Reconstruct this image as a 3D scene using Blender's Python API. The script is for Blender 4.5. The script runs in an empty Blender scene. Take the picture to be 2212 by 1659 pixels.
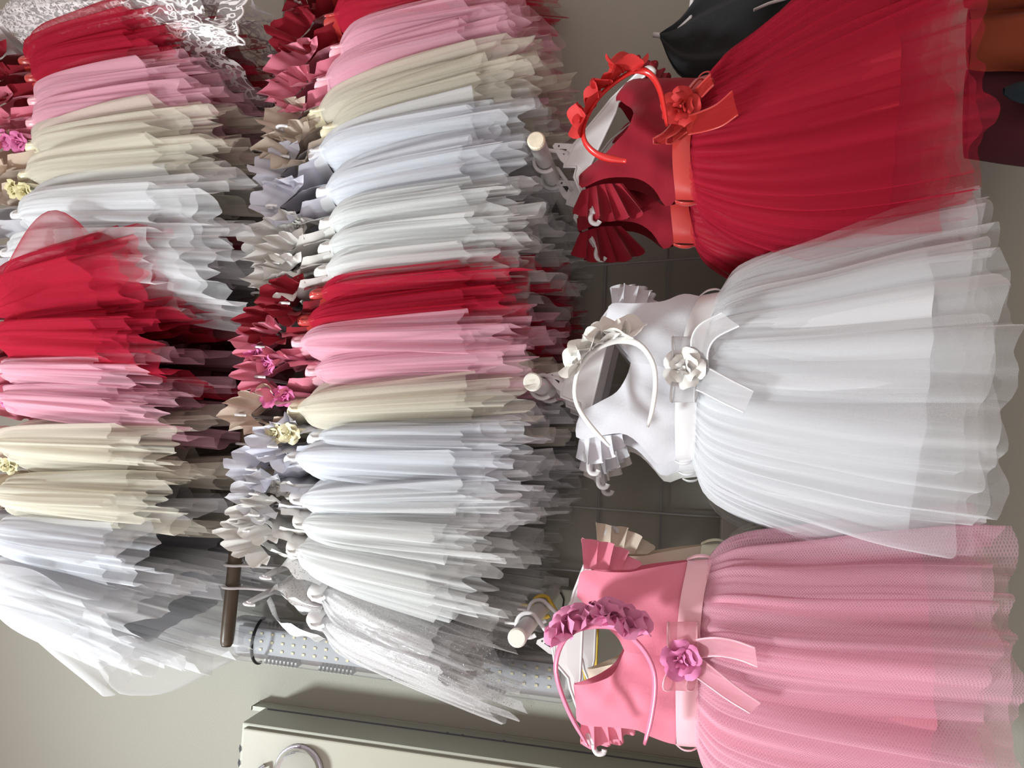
import bpy, math, random
import numpy as np
from mathutils import Matrix, Vector
random.seed(7)
RNG = np.random.default_rng(11)
SC = bpy.context.scene
COL = SC.collection
PI = math.pi

# ------------------------------------------------------------------ camera
# The photo was taken with the phone turned on its side: the camera is rolled a quarter turn,
# so world "up" points to the left edge of the frame.
FPX = 1600.0
CAM = np.array([0.0, -1.5, 0.0])
yaw, pitch, roll = math.radians(4.7), math.radians(12.0), math.radians(2.0)
F = np.array([math.sin(yaw) * math.cos(pitch), math.cos(yaw) * math.cos(pitch), math.sin(pitch)])
R0 = np.array([math.cos(yaw), -math.sin(yaw), 0.0])
U0 = np.cross(R0, F)
Rr = R0 * math.cos(roll) + U0 * math.sin(roll)
Ur = U0 * math.cos(roll) - R0 * math.sin(roll)
cam_d = bpy.data.cameras.new('camera')
cam_d.sensor_fit = 'HORIZONTAL'
cam_d.sensor_width = 36.0
cam_d.lens = FPX / 2212 * 36.0
cam_d.clip_start = 0.02
cam = bpy.data.objects.new('camera', cam_d)
COL.objects.link(cam)
mx = Matrix((( -Ur[0], Rr[0], -F[0], CAM[0]), (-Ur[1], Rr[1], -F[1], CAM[1]), (-Ur[2], Rr[2], -F[2], CAM[2]), (0, 0, 0, 1)))
cam.matrix_world = mx
SC.camera = cam

# ------------------------------------------------------------------ light and exposure
SC.view_settings.view_transform = 'Standard'
SC.view_settings.look = 'None'
SC.view_settings.gamma = 1.0
SC.view_settings.use_curve_mapping = False
SC.view_settings.exposure = 0.0
W = bpy.data.worlds.new('shop_world')
SC.world = W
W.use_nodes = True
W.node_tree.nodes['Background'].inputs[0].default_value = (0.95, 0.79, 0.72, 1)
W.node_tree.nodes['Background'].inputs[1].default_value = 0.68


def area(name, loc, target, size, power, col):
    l = bpy.data.lights.new(name, 'AREA')
    l.shape = 'RECTANGLE'
    l.size, l.size_y = size
    l.energy = power
    l.color = col
    o = bpy.data.objects.new(name, l)
    o.location = loc
    d = Vector(target) - Vector(loc)
    o.rotation_euler = d.to_track_quat('-Z', 'Y').to_euler()
    COL.objects.link(o)
    return o


sp = bpy.data.lights.new('key_spot', 'SPOT')  # unseen key light from front left; soft cone added to dim the outer wall
sp.energy = 590
sp.color = (0.92, 0.995, 1.0)
sp.shadow_soft_size = 0.21
sp.spot_size = math.radians(56)
sp.spot_blend = 1.0
spo = bpy.data.objects.new('key_spot', sp)
spo.location = (-1.58, -2.30, 2.62)
spo.rotation_euler = (Vector((0.10, -0.3, 0.12)) - Vector(spo.location)).to_track_quat('-Z', 'Y').to_euler()
COL.objects.link(spo)
area('soft_fill_light', (-2.6, -2.6, 0.3), (0, -0.2, 0.1), (1.4, 2.0), 22, (0.95, 0.97, 1.0))  # added broad fill from the left to soften the shadows
SC.cycles.max_bounces = 5
SC.cycles.diffuse_bounces = 2
SC.cycles.glossy_bounces = 2
SC.cycles.transmission_bounces = 4
SC.cycles.transparent_max_bounces = 14
SC.cycles.use_adaptive_sampling = True
SC.cycles.adaptive_threshold = 0.03
SC.cycles.caustics_reflective = False
SC.cycles.caustics_refractive = False
SC.cycles.sample_clamp_indirect = 4.0


# ------------------------------------------------------------------ picture -> place helpers
def ray(x, y):
    return F * FPX - Ur * (x - 1106.0) + Rr * (829.5 - y)


def P(x, y, Y, k=0.0, X0=0.0):
    """point where the sight line of a photo pixel meets the upright plane y = Y + k*(x - X0)"""
    d = ray(x, y)
    t = (Y + k * (CAM[0] - X0) - CAM[1]) / (d[1] - k * d[0])
    return CAM + d * t


def Pl(pts, Y, k=0.0, X0=0.0):
    return np.array([P(a, b, Y, k, X0) for a, b in pts])


def resample(pts, n, smooth=True):
    p = np.array(pts, float)
    if smooth and len(p) > 2:
        q = []
        e = np.vstack([2 * p[0] - p[1], p, 2 * p[-1] - p[-2]])
        for i in range(1, len(e) - 2):
            for s in np.linspace(0, 1, 8, endpoint=False):
                a, b, c, d = e[i - 1], e[i], e[i + 1], e[i + 2]
                q.append(0.5 * (2 * b + (c - a) * s + (2 * a - 5 * b + 4 * c - d) * s * s + (3 * b - a - 3 * c + d) * s ** 3))
        q.append(p[-1])
        p = np.array(q)
    L = np.r_[0, np.cumsum(np.linalg.norm(np.diff(p, axis=0), axis=1))]
    t = np.linspace(0, L[-1], n)
    return np.stack([np.interp(t, L, p[:, i]) for i in range(p.shape[1])], 1)


# ------------------------------------------------------------------ mesh helpers
def link(name, me, parent=None, origin=None, mat=None, smooth=True):
    o = bpy.data.objects.new(name, me)
    COL.objects.link(o)
    if mat is not None and not me.materials:
        me.materials.append(mat)
    if smooth:
        me.polygons.foreach_set('use_smooth', np.ones(len(me.polygons), bool))
    if parent is not None:
        o.parent = parent
    return o


ORIGIN = {}


def world_of(p):
    v = np.zeros(3)
    while p is not None:
        v = v + np.array(p.location)
        p = p.parent
    return v


def mesh(name, V, Fc, mat, parent=None, smooth=True, uv=None, loc=None):
    """a mesh object from world-space vertices; its own origin sits at loc (or at its parent)"""
    V = np.asarray(V, float)
    base = world_of(parent)
    off = base if loc is None else np.asarray(loc, float)
    me = bpy.data.meshes.new(name)
    me.from_pydata((V - off).tolist(), [], Fc if isinstance(Fc, list) else Fc.tolist())
    if uv is not None:
        lay = me.uv_layers.new(name='UVMap')
        idx = np.empty(len(me.loops), np.int32)
        me.loops.foreach_get('vertex_index', idx)
        lay.data.foreach_set('uv', np.asarray(uv, float)[idx].ravel())
    o = link(name, me, parent, mat=mat, smooth=smooth)
    if loc is not None:
        o.location = (off - base).tolist()
    return o


def gridfaces(n, m, close_u=False, close_v=False, base=0):
    i = np.arange(n if close_u else n - 1)
    j = np.arange(m if close_v else m - 1)
    I, J = np.meshgrid(i, j, indexing='ij')
    I2, J2 = (I + 1) % n, (J + 1) % m
    f = np.stack([I * m + J, I2 * m + J, I2 * m + J2, I * m + J2], -1).reshape(-1, 4)
    return f + base


def sheet(name, G, mat, parent=None, uv=None, close_u=False, close_v=False):
    n, m = G.shape[:2]
    return mesh(name, G.reshape(-1, 3), gridfaces(n, m, close_u, close_v), mat, parent, uv=None if uv is None else uv.reshape(-1, 2))


def join(parts):
    V, Fs, b = [], [], 0
    for v, f in parts:
        v = np.asarray(v, float)
        V.append(v)
        Fs += [[i + b for i in q] for q in (f if isinstance(f, list) else f.tolist())]
        b += len(v)
    return np.vstack(V), Fs


def tube_vf(path, r, seg=8, flat=1.0, up=None, caps=True):
    """round or flattened bar along a path; r may be a list; flat squashes it along 'up'"""
    p = np.asarray(path, float)
    n = len(p)
    rr = np.broadcast_to(np.asarray(r, float), (n,))
    T = np.gradient(p, axis=0)
    T /= np.linalg.norm(T, axis=1)[:, None] + 1e-12
    ref = np.array([0.13, 0.31, 0.94]) if up is None else np.asarray(up, float)
    rows = []
    for i in range(n):
        a = np.cross(ref, T[i])
        if np.linalg.norm(a) < 1e-4:
            a = np.cross([1, 0, 0.2], T[i])
        a /= np.linalg.norm(a)
        b = np.cross(T[i], a)
        th = np.linspace(0, 2 * PI, seg, endpoint=False)
        rows.append(p[i] + rr[i] * (np.cos(th)[:, None] * a + flat * np.sin(th)[:, None] * b))
    V = np.vstack(rows)
    f = gridfaces(n, seg, False, True).tolist()
    if caps:
        f.append(list(range(seg))[::-1])
        f.append([(n - 1) * seg + k for k in range(seg)])
    return V, f


def tube(name, path, r, mat, parent=None, seg=8, flat=1.0, up=None):
    V, f = tube_vf(path, r, seg, flat, up)
    return mesh(name, V, f, mat, parent)


def box_vf(c, s, ax=None, bev=0.0):
    """box with optional chamfered edges; ax rows are its axes"""
    c, s = np.asarray(c, float), np.asarray(s, float) / 2
    A = np.eye(3) if ax is None else np.asarray(ax, float)
    if bev <= 0:
        V = [[i, j, k] for i in (-1, 1) for j in (-1, 1) for k in (-1, 1)]
        V = np.array(V) * s
        f = [[0, 1, 3, 2], [4, 6, 7, 5], [0, 4, 5, 1], [2, 3, 7, 6], [0, 2, 6, 4], [1, 5, 7, 3]]
        return c + V @ A, f
    import bmesh
    bm = bmesh.new()
    bmesh.ops.create_cube(bm, size=1)
    for v in bm.verts:
        v.co = Vector((v.co.x * 2 * s[0], v.co.y * 2 * s[1], v.co.z * 2 * s[2]))
    bmesh.ops.bevel(bm, geom=list(bm.edges), offset=bev, segments=2, profile=0.7, affect='EDGES')
    bm.verts.index_update()
    V = np.array([v.co[:] for v in bm.verts])
    f = [[v.index for v in q.verts] for q in bm.faces]
    bm.free()
    return c + V @ A, f


def box(name, c, s, mat, parent=None, ax=None, bev=0.0, smooth=False):
    V, f = box_vf(c, s, ax, bev)
    return mesh(name, V, f, mat, parent, smooth=smooth)


def prism_vf(outline, depth):
    """outline: world points of one face; depth: vector of the thickness"""
    o = np.asarray(outline, float)
    n = len(o)
    V = np.vstack([o, o + np.asarray(depth)])
    f = [list(range(n)), [n + i for i in range(n)][::-1]]
    f += [[(i + 1) % n, i, n + i, n + (i + 1) % n] for i in range(n)]
    return V, f


def empty(name, loc, label, cat, group=None):
    o = bpy.data.objects.new(name, None)
    o.empty_display_size = 0.02
    o.location = tuple(float(v) for v in loc)
    COL.objects.link(o)
    o['label'], o['category'] = label, cat
    if group:
        o['group'] = group
    return o


def tag(o, label, cat, group=None):
    o['label'], o['category'] = label, cat
    if group:
        o['group'] = group
    return o


# ------------------------------------------------------------------ materials
MATS = {}


def nodes_of(name):
    m = bpy.data.materials.new(name)
    m.use_nodes = True
    nt = m.node_tree
    for n in list(nt.nodes):
        if n.type != 'OUTPUT_MATERIAL':
            nt.nodes.remove(n)
    return m, nt, nt.nodes['Material Output']


def N(nt, typ, **kw):
    n = nt.nodes.new(typ)
    for k, v in kw.items():
        if k.startswith('in_'):
            n.inputs[int(k[3:])].default_value = v
        else:
            setattr(n, k, v)
    return n


def math_n(nt, op, a, b=None, c=None, clamp=False):
    n = nt.nodes.new('ShaderNodeMath')
    n.operation = op
    n.use_clamp = clamp
    for i, v in enumerate((a, b, c)):
        if v is None:
            continue
        if isinstance(v, (int, float)):
            n.inputs[i].default_value = v
        else:
            nt.links.new(v, n.inputs[i])
    return n.outputs[0]


def solid(name, col, rough=0.6, metal=0.0, noise=0.0, nscale=60, bump=0.0, spec=0.5, sheen=0.0, trans=0.0, stretch=(1, 1, 1)):
    if name in MATS:
        return MATS[name]
    m, nt, out = nodes_of(name)
    b = N(nt, 'ShaderNodeBsdfPrincipled')
    b.inputs['Base Color'].default_value = (*col, 1)
    b.inputs['Roughness'].default_value = rough
    b.inputs['Metallic'].default_value = metal
    b.inputs['Specular IOR Level'].default_value = spec
    if sheen:
        b.inputs['Sheen Weight'].default_value = sheen
    if noise or bump:
        tc = N(nt, 'ShaderNodeTexCoord')
        mp = N(nt, 'ShaderNodeMapping')
        mp.inputs['Scale'].default_value = stretch
        nt.links.new(tc.outputs['Object'], mp.inputs[0])
        nz = N(nt, 'ShaderNodeTexNoise')
        nz.inputs['Scale'].default_value = nscale
        nz.inputs['Detail'].default_value = 4
        nt.links.new(mp.outputs[0], nz.inputs[0])
        if noise:
            mxn = N(nt, 'ShaderNodeMix', data_type='RGBA')
            mxn.inputs[6].default_value = (*[c * (1 - noise) for c in col], 1)
            mxn.inputs[7].default_value = (*[min(1, c * (1 + noise)) for c in col], 1)
            nt.links.new(nz.outputs[0], mxn.inputs[0])
            nt.links.new(mxn.outputs[2], b.inputs['Base Color'])
        if bump:
            bp = N(nt, 'ShaderNodeBump')
            bp.inputs['Strength'].default_value = bump
            bp.inputs['Distance'].default_value = 0.003
            nt.links.new(nz.outputs[0], bp.inputs['Height'])
            nt.links.new(bp.outputs[0], b.inputs['Normal'])
    sh = b.outputs[0]
    if trans:
        tr = N(nt, 'ShaderNodeBsdfTranslucent')
        tr.inputs[0].default_value = (*col, 1)
        mxs = N(nt, 'ShaderNodeMixShader')
        mxs.inputs[0].default_value = trans
        nt.links.new(sh, mxs.inputs[1])
        nt.links.new(tr.outputs[0], mxs.inputs[2])
        sh = mxs.outputs[0]
    nt.links.new(sh, out.inputs[0])
    MATS[name] = m
    return m


def tulle(name, col, a0=0.21, a1=0.88, cell=0.0019, depth=0.35, sparkle=0.0, aspect=1.0, translu=0.4):
    """sheer net: a woven mesh that lets light through, denser where seen edge-on"""
    if name in MATS:
        return MATS[name]
    m, nt, out = nodes_of(name)
    uv = N(nt, 'ShaderNodeUVMap')
    sep = N(nt, 'ShaderNodeSeparateXYZ')
    nt.links.new(uv.outputs[0], sep.inputs[0])
    k = 2 * PI / cell
    u = math_n(nt, 'MULTIPLY', sep.outputs[0], k)
    v = math_n(nt, 'MULTIPLY', sep.outputs[1], k * aspect)
    s1 = math_n(nt, 'SINE', math_n(nt, 'ADD', u, v))
    s2 = math_n(nt, 'SINE', math_n(nt, 'SUBTRACT', u, v))
    pat = math_n(nt, 'MAXIMUM', s1, s2)
    lw = N(nt, 'ShaderNodeLayerWeight')
    lw.inputs[0].default_value = 0.5
    fac = math_n(nt, 'POWER', lw.outputs['Facing'], 1.6)
    a = math_n(nt, 'MULTIPLY_ADD', fac, a1 - a0, a0)
    a = math_n(nt, 'MULTIPLY', a, math_n(nt, 'MULTIPLY_ADD', pat, depth, 1.0 - depth * 0.45), clamp=True)
    d = N(nt, 'ShaderNodeBsdfDiffuse')
    d.inputs[0].default_value = (*col, 1)
    t = N(nt, 'ShaderNodeBsdfTranslucent')
    t.inputs[0].default_value = (*col, 1)
    mx1 = N(nt, 'ShaderNodeMixShader')
    mx1.inputs[0].default_value = translu
    nt.links.new(d.outputs[0], mx1.inputs[1])
    nt.links.new(t.outputs[0], mx1.inputs[2])
    sh = mx1.outputs[0]
    if sparkle:
        vo = N(nt, 'ShaderNodeTexVoronoi')
        vo.inputs['Scale'].default_value = 1.0 / 0.0042
        nt.links.new(uv.outputs[0], vo.inputs[0])
        dot = math_n(nt, 'LESS_THAN', vo.outputs['Distance'], 0.15)
        g = N(nt, 'ShaderNodeBsdfGlossy')
        g.inputs[0].default_value = (0.95, 0.95, 0.97, 1)
        g.inputs['Roughness'].default_value = 0.35
        bp = N(nt, 'ShaderNodeBump')
        bp.inputs['Strength'].default_value = 1.0
        bp.inputs['Distance'].default_value = 0.004
        wn = N(nt, 'ShaderNodeTexWhiteNoise')
        nt.links.new(vo.outputs['Position'], wn.inputs[0])
        nt.links.new(vo.outputs['Distance'], bp.inputs['Height'])
        nt.links.new(bp.outputs[0], g.inputs['Normal'])
        mx3 = N(nt, 'ShaderNodeMixShader')
        nt.links.new(dot, mx3.inputs[0])
        nt.links.new(sh, mx3.inputs[1])
        nt.links.new(g.outputs[0], mx3.inputs[2])
        sh = mx3.outputs[0]
        a = math_n(nt, 'MAXIMUM', a, math_n(nt, 'MULTIPLY', dot, sparkle))
    tp = N(nt, 'ShaderNodeBsdfTransparent')
    mx2 = N(nt, 'ShaderNodeMixShader')
    nt.links.new(a, mx2.inputs[0])
    nt.links.new(tp.outputs[0], mx2.inputs[1])
    nt.links.new(sh, mx2.inputs[2])
    nt.links.new(mx2.outputs[0], out.inputs[0])
    MATS[name] = m
    return m


COLORS = {   # bodice cloth, tulle, lining, satin ribbon
    'red': ((0.30, 0.012, 0.027), (0.60, 0.032, 0.072), (0.44, 0.014, 0.032), (0.50, 0.040, 0.034)),
    'pink': ((0.84, 0.260, 0.365), (0.92, 0.560, 0.670), (0.90, 0.350, 0.470), (0.90, 0.500, 0.580)),
    'cream': ((0.80, 0.665, 0.545), (0.83, 0.790, 0.690), (0.82, 0.745, 0.640), (0.84, 0.800, 0.600)),
    'taupe': ((0.66, 0.560, 0.465), (0.78, 0.735, 0.640), (0.70, 0.620, 0.520), (0.80, 0.740, 0.540)),
    'lilac': ((0.765, 0.775, 0.880), (0.85, 0.865, 0.915), (0.83, 0.845, 0.920), (0.79, 0.80, 0.835)),
    'white': ((0.70, 0.70, 0.745), (0.88, 0.890, 0.915), (0.87, 0.88, 0.915), (0.75, 0.75, 0.77)),
    'ivory': ((0.83, 0.815, 0.785), (0.87, 0.880, 0.880), (0.88, 0.880, 0.865), (0.80, 0.795, 0.775)),
    'glitter': ((0.80, 0.79, 0.80), (0.72, 0.71, 0.72), (0.84, 0.84, 0.85), (0.86, 0.86, 0.86)),
}


def cloth(c):
    return solid('cotton_' + c, COLORS[c][0], rough=0.85, noise=0.04, nscale=420, bump=0.12, spec=0.2, sheen=0.15, trans=0.12)


def net(c, coarse=False):
    if c == 'glitter':
        return tulle('tulle_glitter', COLORS[c][1], a0=0.13, a1=0.62, sparkle=0.85)
    if coarse:
        return tulle('tulle_coarse_' + c, COLORS[c][1], a0=0.30, a1=0.85, cell=0.0044, depth=0.55, aspect=1.25)
    return tulle('tulle_' + c, COLORS[c][1])


def lining_m(c):
    return solid('lining_' + c, COLORS[c][2], rough=0.5, spec=0.35, trans=0.2, bump=0.05, nscale=30)


def satin(c):
    return solid('satin_' + c, COLORS[c][3], rough=0.3, spec=0.6, sheen=0.2)


def dotted_satin(name, col):
    m, nt, out = nodes_of(name)
    tc = N(nt, 'ShaderNodeTexCoord')
    vo = N(nt, 'ShaderNodeTexVoronoi')
    vo.inputs['Scale'].default_value = 230
    nt.links.new(tc.outputs['Object'], vo.inputs[0])
    dot = math_n(nt, 'LESS_THAN', vo.outputs['Distance'], 0.24)
    mxc = N(nt, 'ShaderNodeMix', data_type='RGBA')
    mxc.inputs[6].default_value = (*col, 1)
    mxc.inputs[7].default_value = (0.42, 0.41, 0.42, 1)
    nt.links.new(dot, mxc.inputs[0])
    p = N(nt, 'ShaderNodeBsdfPrincipled')
    p.inputs['Roughness'].default_value = 0.27
    p.inputs['Specular IOR Level'].default_value = 0.9
    nt.links.new(mxc.outputs[2], p.inputs['Base Color'])
    nz = N(nt, 'ShaderNodeTexNoise')
    nz.inputs['Scale'].default_value = 26
    nz.inputs['Detail'].default_value = 2
    nt.links.new(tc.outputs['Object'], nz.inputs[0])
    bp = N(nt, 'ShaderNodeBump')
    bp.inputs['Strength'].default_value = 0.7
    bp.inputs['Distance'].default_value = 0.012
    nt.links.new(nz.outputs[0], bp.inputs['Height'])
    nt.links.new(bp.outputs[0], p.inputs['Normal'])
    nt.links.new(p.outputs[0], out.inputs[0])
    return m


MATS['cotton_glitter'] = MATS['lining_glitter'] = dotted_satin('dotted_satin', (0.82, 0.82, 0.83))
PLASTIC = solid('white_plastic', (0.80, 0.78, 0.79), rough=0.3, spec=0.5, trans=0.15)
BLACK = solid('black_rubber', (0.012, 0.012, 0.014), rough=0.45)

# ------------------------------------------------------------------ the setting
m, nt, out = nodes_of('painted_wall')
b = N(nt, 'ShaderNodeBsdfPrincipled')
b.inputs['Roughness'].default_value = 0.75
tc = N(nt, 'ShaderNodeTexCoord')
n1 = N(nt, 'ShaderNodeTexNoise')
n1.inputs['Scale'].default_value = 2.2
n1.inputs['Detail'].default_value = 5
n2 = N(nt, 'ShaderNodeTexNoise')
n2.inputs['Scale'].default_value = 260
nt.links.new(tc.outputs['Object'], n1.inputs[0])
nt.links.new(tc.outputs['Object'], n2.inputs[0])
mxw = N(nt, 'ShaderNodeMix', data_type='RGBA')
mxw.inputs[6].default_value = (0.335, 0.325, 0.282, 1)
mxw.inputs[7].default_value = (0.385, 0.380, 0.332, 1)
nt.links.new(n1.outputs[0], mxw.inputs[0])
nt.links.new(mxw.outputs[2], b.inputs['Base Color'])
bp = N(nt, 'ShaderNodeBump')
bp.inputs['Strength'].default_value = 0.25
bp.inputs['Distance'].default_value = 0.002
nt.links.new(n2.outputs[0], bp.inputs['Height'])
nt.links.new(bp.outputs[0], b.inputs['Normal'])
nt.links.new(b.outputs[0], out.inputs[0])
WALLM = m
wall = box('wall_back', (0.2, 0.06, 0.2), (4.4, 0.12, 3.4), WALLM)
wall['kind'] = 'structure'
floor = box('floor', (0.2, -1.6, -1.53), (4.4, 3.4, 0.06), solid('floor_concrete', (0.30, 0.28, 0.26), rough=0.8, noise=0.15, nscale=8))
floor['kind'] = 'structure'


# ------------------------------------------------------------------ dress pieces
def folds(th, t, seed, nmain=11, amp=0.012, gather=0.003):
    """soft lobes that wander down the cloth, plus fine gathers close to the waist"""
    r = np.random.default_rng(seed)
    wth = th
    for n_ in (2, 3, 5):
        wth = wth + r.uniform(0.04, 0.30) / n_ * np.sin(n_ * th + r.uniform(0, 6.28) + r.normal(0, .5) * t)
    f = 0
    for n_, a_ in ((nmain * 0.6, 0.75), (nmain, 0.75), (nmain * 1.55, 0.42), (nmain * 2.3, 0.20), (nmain * 3.7, 0.10), (3, 0.4)):
        n_ = max(2, int(round(n_ * r.uniform(0.88, 1.12))))
        ph, dr = r.uniform(0, 2 * PI), r.normal(0, 0.9)
        x = np.sin(n_ * wth + ph + dr * t)
        e = r.uniform(0.3, 1.0)
        grow = np.clip(t * 1.1, 0, 1) ** (0.35 + 0.5 * e) * (1 - 0.35 * r.uniform(0, 1) * np.sin(3 * t + ph) ** 2)
        f = f + a_ * grow * (x - 0.35 * np.cos(2 * (n_ * wth + ph + dr * t)))
    g = 0
    for n_ in (int(nmain * 2.6), int(nmain * 3.8), int(nmain * 5.1)):
        g = g + np.sin(n_ * wth + r.uniform(0, 6.28)) * r.uniform(.5, 1)
    return amp * f + gather * (np.clip(1.0 - t * 1.6, 0, 1) ** 1.5 + 0.16) * np.minimum(1, t * 12) * g


def skirt_layer(name, Lc, Rc, B, dvec, mat, parent, seed, nth=150, nt_=20, length=1.0, nmain=11, amp=0.012, gather=0.003, hem=0.014, inset=1.0, skew=0.0, back=1.0, sag=None):
    """closed ruffled layer between a left-hand and a right-hand edge (world polylines), B(t) deep along dvec"""
    t = np.linspace(0, 1, nt_) ** 1.25
    th = np.linspace(0, 2 * PI, nth)
    La, Ra = resample(Lc, 60), resample(Rc, 60)
    tt = np.linspace(0, 1, 60)
    tl = np.minimum(t * length, 1.2)

    def ev(A, q):
        o = np.stack([np.interp(q, tt, A[:, i]) for i in range(3)], 1)
        ex = np.clip(q - 1, 0, None)[:, None]
        return o + ex * (A[-1] - A[-10]) * (59 / 9)
    l, r_ = ev(La, tl), ev(Ra, tl)
    c, h = (l + r_) / 2, (r_ - l) / 2 * inset
    hl = np.linalg.norm(h, axis=1)[:, None, None]
    hu = h[:, None, :] / hl
    TH, T = np.meshgrid(th, tl)
    g = folds(TH, np.clip(T, 0, 1.1), seed, nmain, amp, gather)
    r = np.random.default_rng(seed + 5)
    hz = 0
    for n_ in (3, 7, 13, 22):
        hz = hz + r.uniform(0.4, 1) * np.sin(n_ * TH + r.uniform(0, 6.28))
    axis = (c[-1] - c[0]) / np.linalg.norm(c[-1] - c[0])
    bq = np.array([B(q) for q in tl])[:, None]
    sn = np.sin(TH)
    depth = np.where(sn > 0, sn, sn * back) * bq * inset
    G = c[:, None, :] + (np.cos(TH) * hl[:, :, 0] + g * np.cos(TH))[..., None] * hu + (depth + g * sn)[..., None] * np.asarray(dvec, float)
    G = G + (hem * hz * T ** 3 + skew * T ** 2 * (0.5 + 0.5 * np.cos(TH)))[..., None] * axis
    if sag is not None:
        G = G + (np.clip(sn, 0, 1) ** 1.3 * np.clip(1 - T, 0, 1) ** 3)[..., None] * sag
    per = np.mean(hl) * 4.2
    lent = np.linalg.norm(c[-1] - c[0])
    uv = np.stack([TH / (2 * PI) * per * 1.6, T * lent], -1)
    return sheet(name, G, mat, parent, uv=uv)


def petal_mesh(name, w, h, cup, mat, curl=0.25):
    key = 'petal_' + name
    if key in bpy.data.meshes:
        return bpy.data.meshes[key]
    u = np.linspace(-1, 1, 6)
    v = np.linspace(0, 1, 6)
    Uu, Vv = np.meshgrid(u, v, indexing='ij')
    wd = w * np.sqrt(np.clip(1 - (2 * Vv - 1.08) ** 2 * 0.82, 0.02, 1))
    X = Uu * wd
    Z = h * Vv - 0.12 * h * Uu ** 2 * Vv
    Y = cup * (Uu ** 2) * w + cup * 0.9 * h * (Vv - 0.2) ** 2 - curl * h * np.clip(Vv - 0.75, 0, 1) * 1.5
    Vt = np.stack([X, -Y, Z], -1).reshape(-1, 3)
    me = bpy.data.meshes.new(key)
    me.from_pydata(Vt.tolist(), [], gridfaces(6, 6).tolist())
    me.materials.append(mat)
    me.polygons.foreach_set('use_smooth', np.ones(len(me.polygons), bool))
    return me


def rose(name, parent, pos, r, mat, facing=(0, -1, 0), twist=0.0, kind='rose', mkey=''):
    """a foam rose: outer, middle and inner petals, each its own piece"""
    core = tube_vf([np.array([0, 0, 0]), np.array([0, 0, r * 0.35])], [r * 0.22, r * 0.12], 8)
    f = Vector(facing).normalized()
    q = f.to_track_quat('Z', 'Y')
    Rm = np.array(q.to_matrix())
    base = world_of(parent)
    Vc = np.asarray(core[0]) @ Rm.T + np.asarray(pos)
    o = mesh(name, Vc, core[1], mat, parent, loc=np.asarray(pos))
    rings = {'rose': ((5, 0.24, 1.05, 64), (4, 0.15, 0.82, 42), (3, 0.07, 0.60, 18)),
             'bud': ((4, 0.20, 1.15, 36), (3, 0.13, 1.05, 17), (2, 0.06, 0.95, 4)),
             'petal': ((4, 0.10, 1.30, 50), (1, 0.03, 0.8, 12))}[kind]
    for ri, (n, off, sc, tilt) in enumerate(rings):
        me = petal_mesh(f'{mkey}{kind}_{ri}_{mat.name}_{r:.4f}', r * (0.62 if kind != 'bud' else 0.74) * sc, r * 1.0 * sc, 0.55 if kind == 'bud' else 0.35 if kind != 'petal' else 0.16, mat)
        for k in range(n):
            a = 2 * PI * (k + 0.37 * ri) / n + twist
            p = bpy.data.objects.new('petal', me)
            COL.objects.link(p)
            p.parent = o
            # petal stands along +Z, leans outwards by tilt, around the flower's axis
            tl = math.radians(tilt + random.uniform(-7, 7))
            M = q.to_matrix().to_4x4() @ Matrix.Rotation(a, 4, 'Z') @ Matrix.Translation((0, -r * off, 0)) @ Matrix.Rotation(tl, 4, 'X')
            p.matrix_local = M
    return o


def ribbon(name, path, width_dir, w, mat, parent, edge=None, taper=1.0):
    """a strip of ribbon along a world path, w wide across width_dir; edge = material of its two satin borders"""
    p = resample(path, 14)
    wd = np.asarray(width_dir, float)
    if wd.ndim == 1:
        wd = np.repeat(wd[None], len(p), 0)
    wd = wd / np.linalg.norm(wd, axis=1)[:, None]
    ww = w / 2 * np.linspace(1, taper, len(p))[:, None]
    u = np.linspace(-1, 1, 5)
    G = p[:, None, :] + u[None, :, None] * (wd * ww)[:, None, :]
    G[:, :, 1] += 0.0015 * np.cos(u * PI)[None, :]
    uv = np.stack(np.meshgrid(np.linspace(0, 0.1, len(p)), u * w / 2, indexing='ij'), -1)
    o = sheet(name, G, mat, parent, uv=uv)
    if edge is not None:
        for s in (-1, 1):
            V, f = tube_vf(p + s * wd * ww, 0.0016, 5, flat=0.7, up=(0, 1, 0.05))
            mesh('ribbon_edge', V, f, edge, o)
    return o


def zig(x):
    return 2 * np.abs(2 * (x - np.floor(x + 0.5))) - 1


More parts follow.
